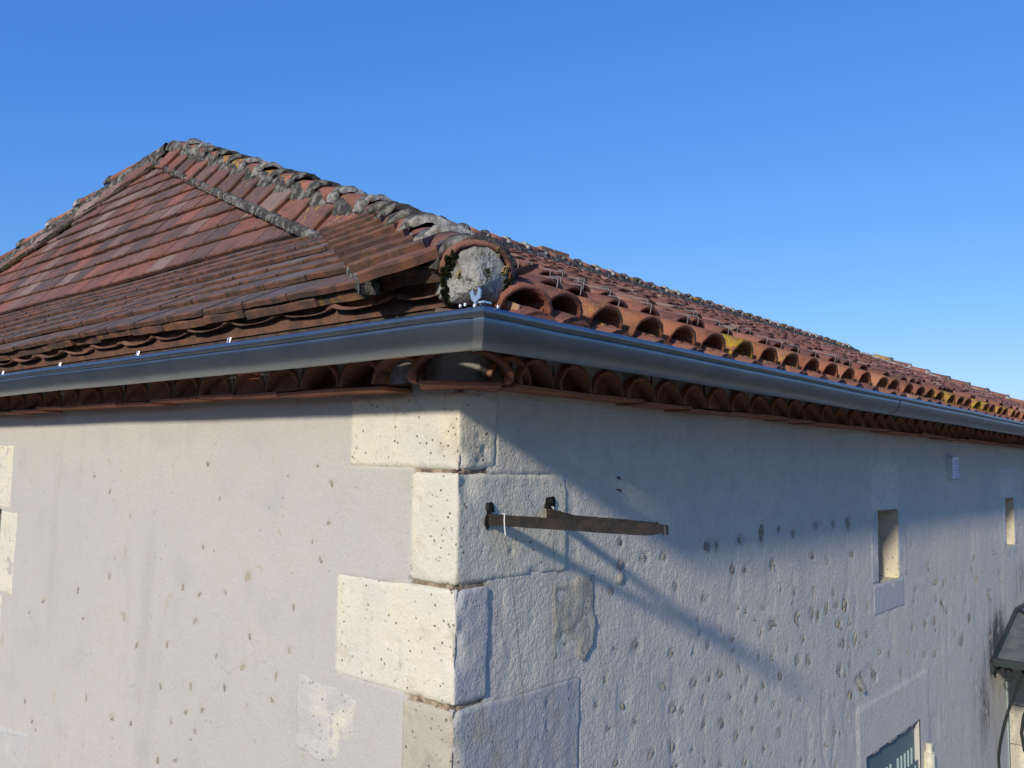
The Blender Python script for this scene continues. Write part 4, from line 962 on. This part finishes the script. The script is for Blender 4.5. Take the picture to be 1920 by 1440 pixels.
# ------------------------------------------------------------------ gutter
GUTTER = empty('rain_gutter', (.34, -.28, EYE+.25), 'grey half-round metal gutter running along both eaves and turning the house corner', 'gutter')
pr = []
for i in range(15):
    q = math.pi*i/14; pr.append((.285+.065*math.cos(q), EYE+.324-.071*math.sin(q)**.85))
pin = [(.285+.0625*math.cos(math.pi*i/14), EYE+.324-.0685*math.sin(math.pi*i/14)**.85) for i in range(14, -1, -1)]
bead = [(.3495+.0115*math.cos(q), EYE+.326+.0115*math.sin(q)) for q in np.linspace(0, 2*math.pi, 13)[:-1]]
def sweep(profs, side, u0, u1, du=.25, wob=.0015, out=0.0, closed=True, seed=0, rel=None):
    v = []; f = []; n = max(1, int(abs(u1-(u0 or 0))/du))
    for prof in profs:
        m = len(prof); base = len(v)
        for i in range(n+1):
            for (o, z) in prof:
                oo = o+out
                corner = (oo+.06) if not side else -oo     # mitre plane
                st = corner if u0 is None else u0
                u = st+((u1 if rel is None else corner+rel)-st)*i/n
                wz = wob*math.sin(u*2.1+seed)+wob*.6*math.sin(u*5.3+seed*2) if i else 0
                v.append((oo+.06, u, z+wz+(out and (z-(EYE+.336))*.02)) if side else (u, -oo, z+wz))
        for i in range(n):
            for j in range(m if closed else m-1):
                a = base+i*m+j; b = base+i*m+(j+1) % m; f.append((a, b, b+m, a+m))
    return v, f
body = pr+pin
for side, u1, lb in ((False, -10.4, 'sunlit run along the end wall'), (True, 19.9, 'shaded run along the long side wall')):
    obj('gutter_run', mesh('gutter_run', *sweep([body], side, None, u1), GUT, True), GUTTER, label=lb)
    obj('rolled_lip', mesh('rolled_lip', *sweep([bead], side, None, u1), GUT, True), GUTTER)
cm = MB()
for side, u1, rl in ((False, .30, -.030), (True, -.3, .004)):
    prc = [(o+(.0022 if o > .285 else -.0022)*abs(o-.285)/.065, z-.0022*(1-abs(o-.285)/.065)) for o, z in pr]
    v, f = sweep([prc+[(o, z) for o, z in pr[::-1]]], side, None, u1, wob=0, rel=rl); cm.add(v, f)
obj('corner_joint', cm.me('corner_joint', GUT_LT, True), GUTTER, label='lighter mitred joint piece at the corner')
cm = MB()
for side, u1, rl in ((False, .335, -.05), (True, -.27, .04)):
    b2_ = [(.3495+.0128*math.cos(q), EYE+.326+.0128*math.sin(q)) for q in np.linspace(0, 2*math.pi, 13)[:-1]]
    v, f = sweep([b2_], side, None, u1, wob=0, rel=rl); cm.add(v, f)
obj('lip_sleeve', cm.me('lip_sleeve', GUT, True), GUTTER)
# lapped joints between lengths of gutter
for side, u_ in ((False, -2.95), (False, -6.1), (True, 2.55), (True, 5.6), (True, 8.7)):
    prl = [(o+(.002 if o > .285 else -.002)*abs(o-.285)/.065, z-.002*(1-abs(o-.285)/.065)) for o, z in pr]
    v, f = sweep([prl+pr[::-1]], side, u_, u_+.05, wob=0)
    v = [(p[0], p[1], p[2]+.0015*math.sin(u_*2.1)+.0009*math.sin(u_*5.3)) for p in v]
    obj('lap_joint', mesh('lap_joint', v, f, GUT, True), GUTTER)
# gutter straps: two bright prongs bent over the lip
for x_ in (-2.468, -1.862, -1.211, -.632, -3.1, -3.75, -4.4):
    s_ = MB(); z0 = EYE+.334
    for dx in (-.006, .006): s_.tube([(x_+dx, -.346, z0), (x_+dx*1.05, -.345, z0+.008), (x_+dx*1.1, -.343, z0+.018)], .0028, 6)
    hk_ = obj('gutter_strap', s_.me('gutter_strap', BRIGHT), GUTTER)
    st_ = MB(); st_.box(x_-.012, x_+.012, -.347, -.22, EYE+.337, EYE+.3395); obj('strap_band', st_.me('strap_band', GUT), hk_)
def blob(p, r_, n=8, s=(1, 1, 1)):
    m_ = MB(); v = []; 
    for a in range(1, 5):
        for i in range(n): v.append((p[0]+r_*s[0]*math.sin(a*math.pi/5)*math.cos(i*2*math.pi/n), p[1]+r_*s[1]*math.sin(a*math.pi/5)*math.sin(i*2*math.pi/n), p[2]+r_*s[2]*math.cos(a*math.pi/5)))
    f = [(a*n+i, a*n+(i+1) % n, (a+1)*n+(i+1) % n, (a+1)*n+i) for a in range(3) for i in range(n)]+[tuple(range(n)), tuple(3*n+i for i in range(n-1, -1, -1))]
    m_.add(v, f); return m_
for p in ((.392, -.3600, EYE+.338), (.4205, -.315, EYE+.339), (.395, -.342, EYE+.3455), (.355, -.352, EYE+.3455), (.340, -.352, EYE+.344)):
    obj('rivet', blob(p, .0042).me('rivet', BRIGHT, True), GUTTER)
s_ = MB()     # small folded metal tab standing behind the lip beside the corner
pts = [(-.010, .020), (-.016, .038), (-.008, .044), (-.004, .032), (.0, .026), (.008, .034), (.010, .048), (.018, .040), (.016, .022), (.004, .014), (.002, 0), (-.003, 0), (-.002, .014)]
v = [(.365+a*1.0, -.328-.004*k_, EYE+.339+b) for k_ in (0, 1) for a, b in pts]; n = len(pts)
s_.add(v, [tuple(range(n)), tuple(range(2*n-1, n-1, -1))]+[(i, (i+1) % n, n+(i+1) % n, n+i) for i in range(n)])
obj('folded_tab', s_.me('folded_tab', m_plain('galvanised_tab', (.42, .50, .58), .35, .5, .5)), GUTTER)
s_ = MB(); s_.box(.398, .416, -.356, -.332, EYE+.3435, EYE+.3475)
obj('solder_flap', s_.me('solder_flap', BRIGHT), GUTTER)

# ------------------------------------------------------------------ iron bracket on the corner stone
BR = empty('iron_bracket', (0, .126, EYE-.17), 'rusty forked iron bar sticking out of the second corner stone', 'iron bracket')
def flatbar(p0, p1, h, t, tip=False):
    p0, p1 = Vector(p0), Vector(p1); d = (p1-p0).normalized(); sd = d.cross(Vector((0, 0, 1))).normalized(); m_ = MB(); n = 14; v = []
    for i in range(n+1):
        q = p0.lerp(p1, i/n); hh = h*(1 if not tip or i < n-1 else (.92 if i == n-1 else .6)); w1 = jit(.0008); w2 = jit(.0008)
        v += [q+sd*(t/2)+Vector((0, 0, -hh+w1)), q+sd*(t/2)+Vector((0, 0, w2)), q-sd*(t/2)+Vector((0, 0, w2)), q-sd*(t/2)+Vector((0, 0, -hh+w1))]
    f = [(a*4+j, a*4+(j+1) % 4, a*4+4+(j+1) % 4, a*4+4+j) for a in range(n) for j in range(4)]+[(0, 1, 2, 3), (n*4+3, n*4+2, n*4+1, n*4)]
    m_.add(v, f); return m_
zt = EYE-.153
obj('bar', flatbar((-.02, .118, zt), (.535, .212, zt-.002), .031, .008, True).me('bar', IRON), BR, label='near bar, rusty towards its tip')
obj('bar', flatbar((-.02, .412, zt+.010), (.21, .250, zt+.003), .029, .008).me('bar', IRON), BR, label='far bar bending in to meet the near one')
obj('bar_tail', flatbar((.20, .2535, zt+.0035), (.50, .226, zt+.001), .029, .008).me('bar_tail', IRON), BR)
eb = MB(); eb.tube([(.532, .2125, zt-.004), (.532, .2125, zt-.028)], .008, 8); obj('tip', eb.me('tip', m_plain('blackened_iron', (.02, .02, .024), .5, .4)), BR)
HOLE = m_mortar('hole_grime', (.02, .017, .014), (.14, .11, .08), .5, .7, 40)
for (y_, z_, s1, s2) in ((.128, EYE-.138, .022, .020), (.122, EYE-.172, .020, .024), (.405, EYE-.130, .030, .024)):
    n = 14; v = [(.008, y_, z_)]; r_ = random.Random(int(y_*1e4))
    for k_ in (.55, 1.0):
        for i in range(n): 
            w_ = r_.uniform(.7, 1.2)*k_; v.append((.0095 if k_ < 1 else .004, y_+s1*w_*math.cos(i*2*math.pi/n), z_+s2*w_*math.sin(i*2*math.pi/n)))
    f = [(0, 1+i, 1+(i+1) % n) for i in range(n)]+[(1+i, 1+n+i, 1+n+(i+1) % n, 1+(i+1) % n) for i in range(n)]
    obj('socket', mesh('socket', v, f, HOLE, True), BR, label='blackened ragged hole in the stone')
# cord and wires hanging from the bars
CO = empty('cord', (.05, .13, zt), 'thin wire hanging from a white cord loop round the near iron bar', 'cord')
yb = .118+.094*.155; xb = .066
t_ = MB(); t_.tube([(xb-.006, yb-.010, zt+.003), (xb, yb-.010, zt+.004), (xb, yb-.0105, zt-.014), (xb+.001, yb-.010, zt-.034), (xb+.003, yb-.008, zt-.056)], .0021, 6)
obj('loop', t_.me('loop', TIE), CO)
pts = [Vector((xb+.003, yb-.008, zt-.056)).lerp(Vector((.03, .287, EYE-.90)), i/16)+Vector((0, .012*math.sin(i/16*math.pi), 0)) for i in range(17)]+[Vector((.028, .31, EYE-1.3)), Vector((.026, .33, EYE-1.9))]
t_ = MB(); t_.tube(pts, .0009, 5); obj('strand', t_.me('strand', WIRE), CO)
CO2 = empty('cord', (.02, .405, zt), 'straight dark wire hanging under the far iron bar, second from the corner', 'cord')
t_ = MB(); t_.tube([(.030, .392, zt+.012), (.031, .392, zt-.03), (.03, .400, EYE-.5), (.03, .405, EYE-.92), (.03, .41, EYE-1.9)], .0009, 5); obj('strand', t_.me('strand', WIRE), CO2)
t_ = MB(); t_.tube([(.020, .395, zt+.013), (.03, .390, zt+.0135), (.030, .388, zt-.004)], .0016, 6); obj('loop', t_.me('loop', TIE), CO2)
# two rusty nail stubs in the render
for (z_, l_, lb) in ((EYE-.051, .01, 'upper'), (EYE-.093, .014, 'lower')):
    t_ = MB(); t_.tube([(-.004, .783, z_), (l_, .783, z_), (l_+.001, .783, z_-.008)], .0032, 6)
    o = obj('nail', t_.me('nail', IRON), None, label=lb+' of two small rusty nails in the render right of the corner stones', cat='nail', group='rusty nails in the side wall')

# ------------------------------------------------------------------ white vent
y0, y1, z0, z1 = 4.955, 5.125, EYE-.078, EYE+.086
VT = empty('vent_cover', (.01, 5.04, EYE), 'small white louvred plastic vent high on the side wall between the slit windows', 'vent')
def rbox(x0, x1, y0, y1, z0, z1, r=.015):
    m_ = MB(); ring = []
    for cy, cz, a0 in ((y1-r, z1-r, 0), (y0+r, z1-r, 90), (y0+r, z0+r, 180), (y1-r, z0+r, 270)):
        for k_ in range(4):
            q = math.radians(a0+k_*30); ring.append((cy+r*math.cos(q), cz+r*math.sin(q)))
    n = len(ring); v = [(x0, a, b) for a, b in ring]+[(x1-.006, a, b) for a, b in ring]+[(x1, y0+(a-y0)*.94+.003, z0+(b-z0)*.94+.005) for a, b in ring]
    m_.add(v, [(i, (i+1) % n, n+(i+1) % n, n+i) for i in range(n)]+[(n+i, n+(i+1) % n, 2*n+(i+1) % n, 2*n+i) for i in range(n)]+[tuple(range(2*n, 3*n))]); return m_
obj('housing', rbox(-.002, .034, y0, y1, z0, z1).me('housing', PVC), VT)
for i in range(7):
    zz = z1-.030-i*.0195; m_ = MB()
    m_.add([(.034, y0+.045, zz), (.034, y1-.02, zz), (.046, y1-.02, zz-.011), (.046, y0+.045, zz-.011), (.034, y0+.045, zz-.012), (.034, y1-.02, zz-.012)], [(0, 3, 2, 1), (3, 4, 5, 2), (0, 4, 3), (1, 2, 5)])
    obj('louvre', m_.me('louvre', m_plain('white_louvre', (.80, .82, .85), .4, .5) if i == 0 else bpy.data.materials['white_louvre']), VT)

# ------------------------------------------------------------------ glass door canopy with wrought iron brackets
yN, zT, zB_, XO = 6.05, EYE-1.223, EYE-1.515, .95
yT, yF = 6.98, 8.3
CN = empty('door_canopy', (0, 7.1, EYE-1.5), 'dark framed glass canopy over the doorway at the right edge', 'canopy')
def bar(p0, p1, a, b, name, mat=CANOPY, parent=CN, label=None):
    p0, p1 = Vector(p0), Vector(p1); M = frame(p0, p1-p0, (0, 0, 1)); m_ = MB(); m_.box(-a/2, a/2, 0, (p1-p0).length, -b/2, b/2, M)
    return obj(name, m_.me(name, mat), parent, label=label)
P1 = (.02, yN, zB_); P2 = (XO, yN, zB_); P3 = (.02, yT, zT); P4 = (XO, yF+.9, zB_); P5 = (.02, yF, zT); P6 = (.02, yF+.9, zB_); P7 = (.42, yT+.1, zT-.0)
bar(P1, P2, .045, .055, 'eave_bar'); bar(P1, P3, .03, .045, 'wall_bar'); bar(P3, P5, .03, .04, 'ridge_bar'); bar(P2, P4, .045, .055, 'eave_bar'); bar(P2, P3, .035, .04, 'hip_bar'); bar(P4, P5, .035, .04, 'hip_bar'); bar(P5, P6, .03, .04, 'wall_bar'); bar(P4, P6, .045, .055, 'eave_bar')
gl = NB('old_wired_glass', .55, .5); c = gl.mix(gl.ramp(gl.noise(9, 4), .4, .65), (.15, .165, .15), (.10, .12, .115)); c = gl.mix(gl.math('MULTIPLY', gl.ramp(gl.noise(110, 3, .6), .62, .70), .5), c, (.34, .34, .31))
GLM = gl.done(c, gl.bump(gl.noise(80, 3), .002, .8))
def pane(pts):
    m_ = MB(); pts = [Vector(p) for p in pts]; nn_ = (pts[1]-pts[0]).cross(pts[2]-pts[0]).normalized()*.005; n = len(pts)
    m_.add([p+nn_ for p in pts]+[p-nn_ for p in pts], [tuple(range(n)), tuple(range(2*n-1, n-1, -1))]+[(i, (i+1) % n, n+(i+1) % n, n+i) for i in range(n)]); obj('glass_pane', m_.me('glass_pane', GLM), CN)
pane([P1, P2, P3]); pane([P2, P4, P5, P3]); pane([P4, P6, P5])
m_ = MB(); m_.box(-.03, .03, yN-.03, yN+.03, zB_-.075, zB_-.0); obj('bracket_foot', m_.me('bracket_foot', DARKIRON), CN)
for i, y_ in enumerate((6.16, 8.95)):
    S_ = MB()
    spiral = [(.085+(.070-.012*q)*math.cos(-q+2.2)*1.0, y_, EYE-1.632+(.070-.012*q)*math.sin(-q+2.2)*1.05) for q in np.linspace(-1.2, 4.9, 30)][::-1]
    S_.tube([( .02, y_, zB_-.02)] if False else [Vector(p) for p in spiral], .0085, 7)
    S_.tube([(.085, y_, EYE-1.55), (.082, y_, EYE-1.67)], .007, 6)
    pts = []
    for q in np.linspace(0, 1, 20):
        x_ = .0+.20*q**1.15; z_ = EYE-2.28+ .70*q; x_ += -.02*math.sin(q*math.pi); pts.append((x_+.01, y_, z_))
    pts = [(.12, y_, EYE-2.52), (.05, y_, EYE-2.45), (.012, y_, EYE-2.36)]+pts+[(.30, y_, EYE-1.56)]
    S_.tube(pts, .011, 7)
    pts = [(.155+.10*math.sin(q*2.4)-.02, y_, EYE-1.55-.75*q) for q in np.linspace(0, 1, 18)]
    pts = [(.19, y_, EYE-1.56), (.235, y_, EYE-1.63), (.25, y_, EYE-1.72), (.235, y_, EYE-1.82), (.195, y_, EYE-1.92), (.175, y_, EYE-2.05), (.19, y_, EYE-2.18), (.25, y_, EYE-2.28), (.33, y_, EYE-2.33)]
    S_.tube(pts, .013, 7)
    obj('scroll_bracket', S_.me('scroll_bracket', DARKIRON, True), CN)

# ------------------------------------------------------------------ brick stub on the ridge
BK = empty('brick_stub', (-5, 6.72, EYE+2.56), 'short block of orange bricks standing up on the roof ridge', 'brick stub')
BM = m_plain('orange_brick', (.33, .17, .11), .9, .2, n=1, c2=(.24, .14, .10), sc=20, bd=.003)
for (a, b) in ((6.44, 6.66), (6.69, 7.0)):
    m_ = MB(); m_.box(-5.14, -4.95, a, b, EYE+2.52, EYE+2.672); obj('brick', m_.me('brick', BM), BK)
m_ = MB(); m_.box(-5.12, -4.97, 6.66, 6.69, EYE+2.52, EYE+2.665); m_.box(-5.17, -4.92, 6.40, 7.02, EYE+2.48, EYE+2.585); obj('mortar', m_.me('mortar', MORT_LT), BK)
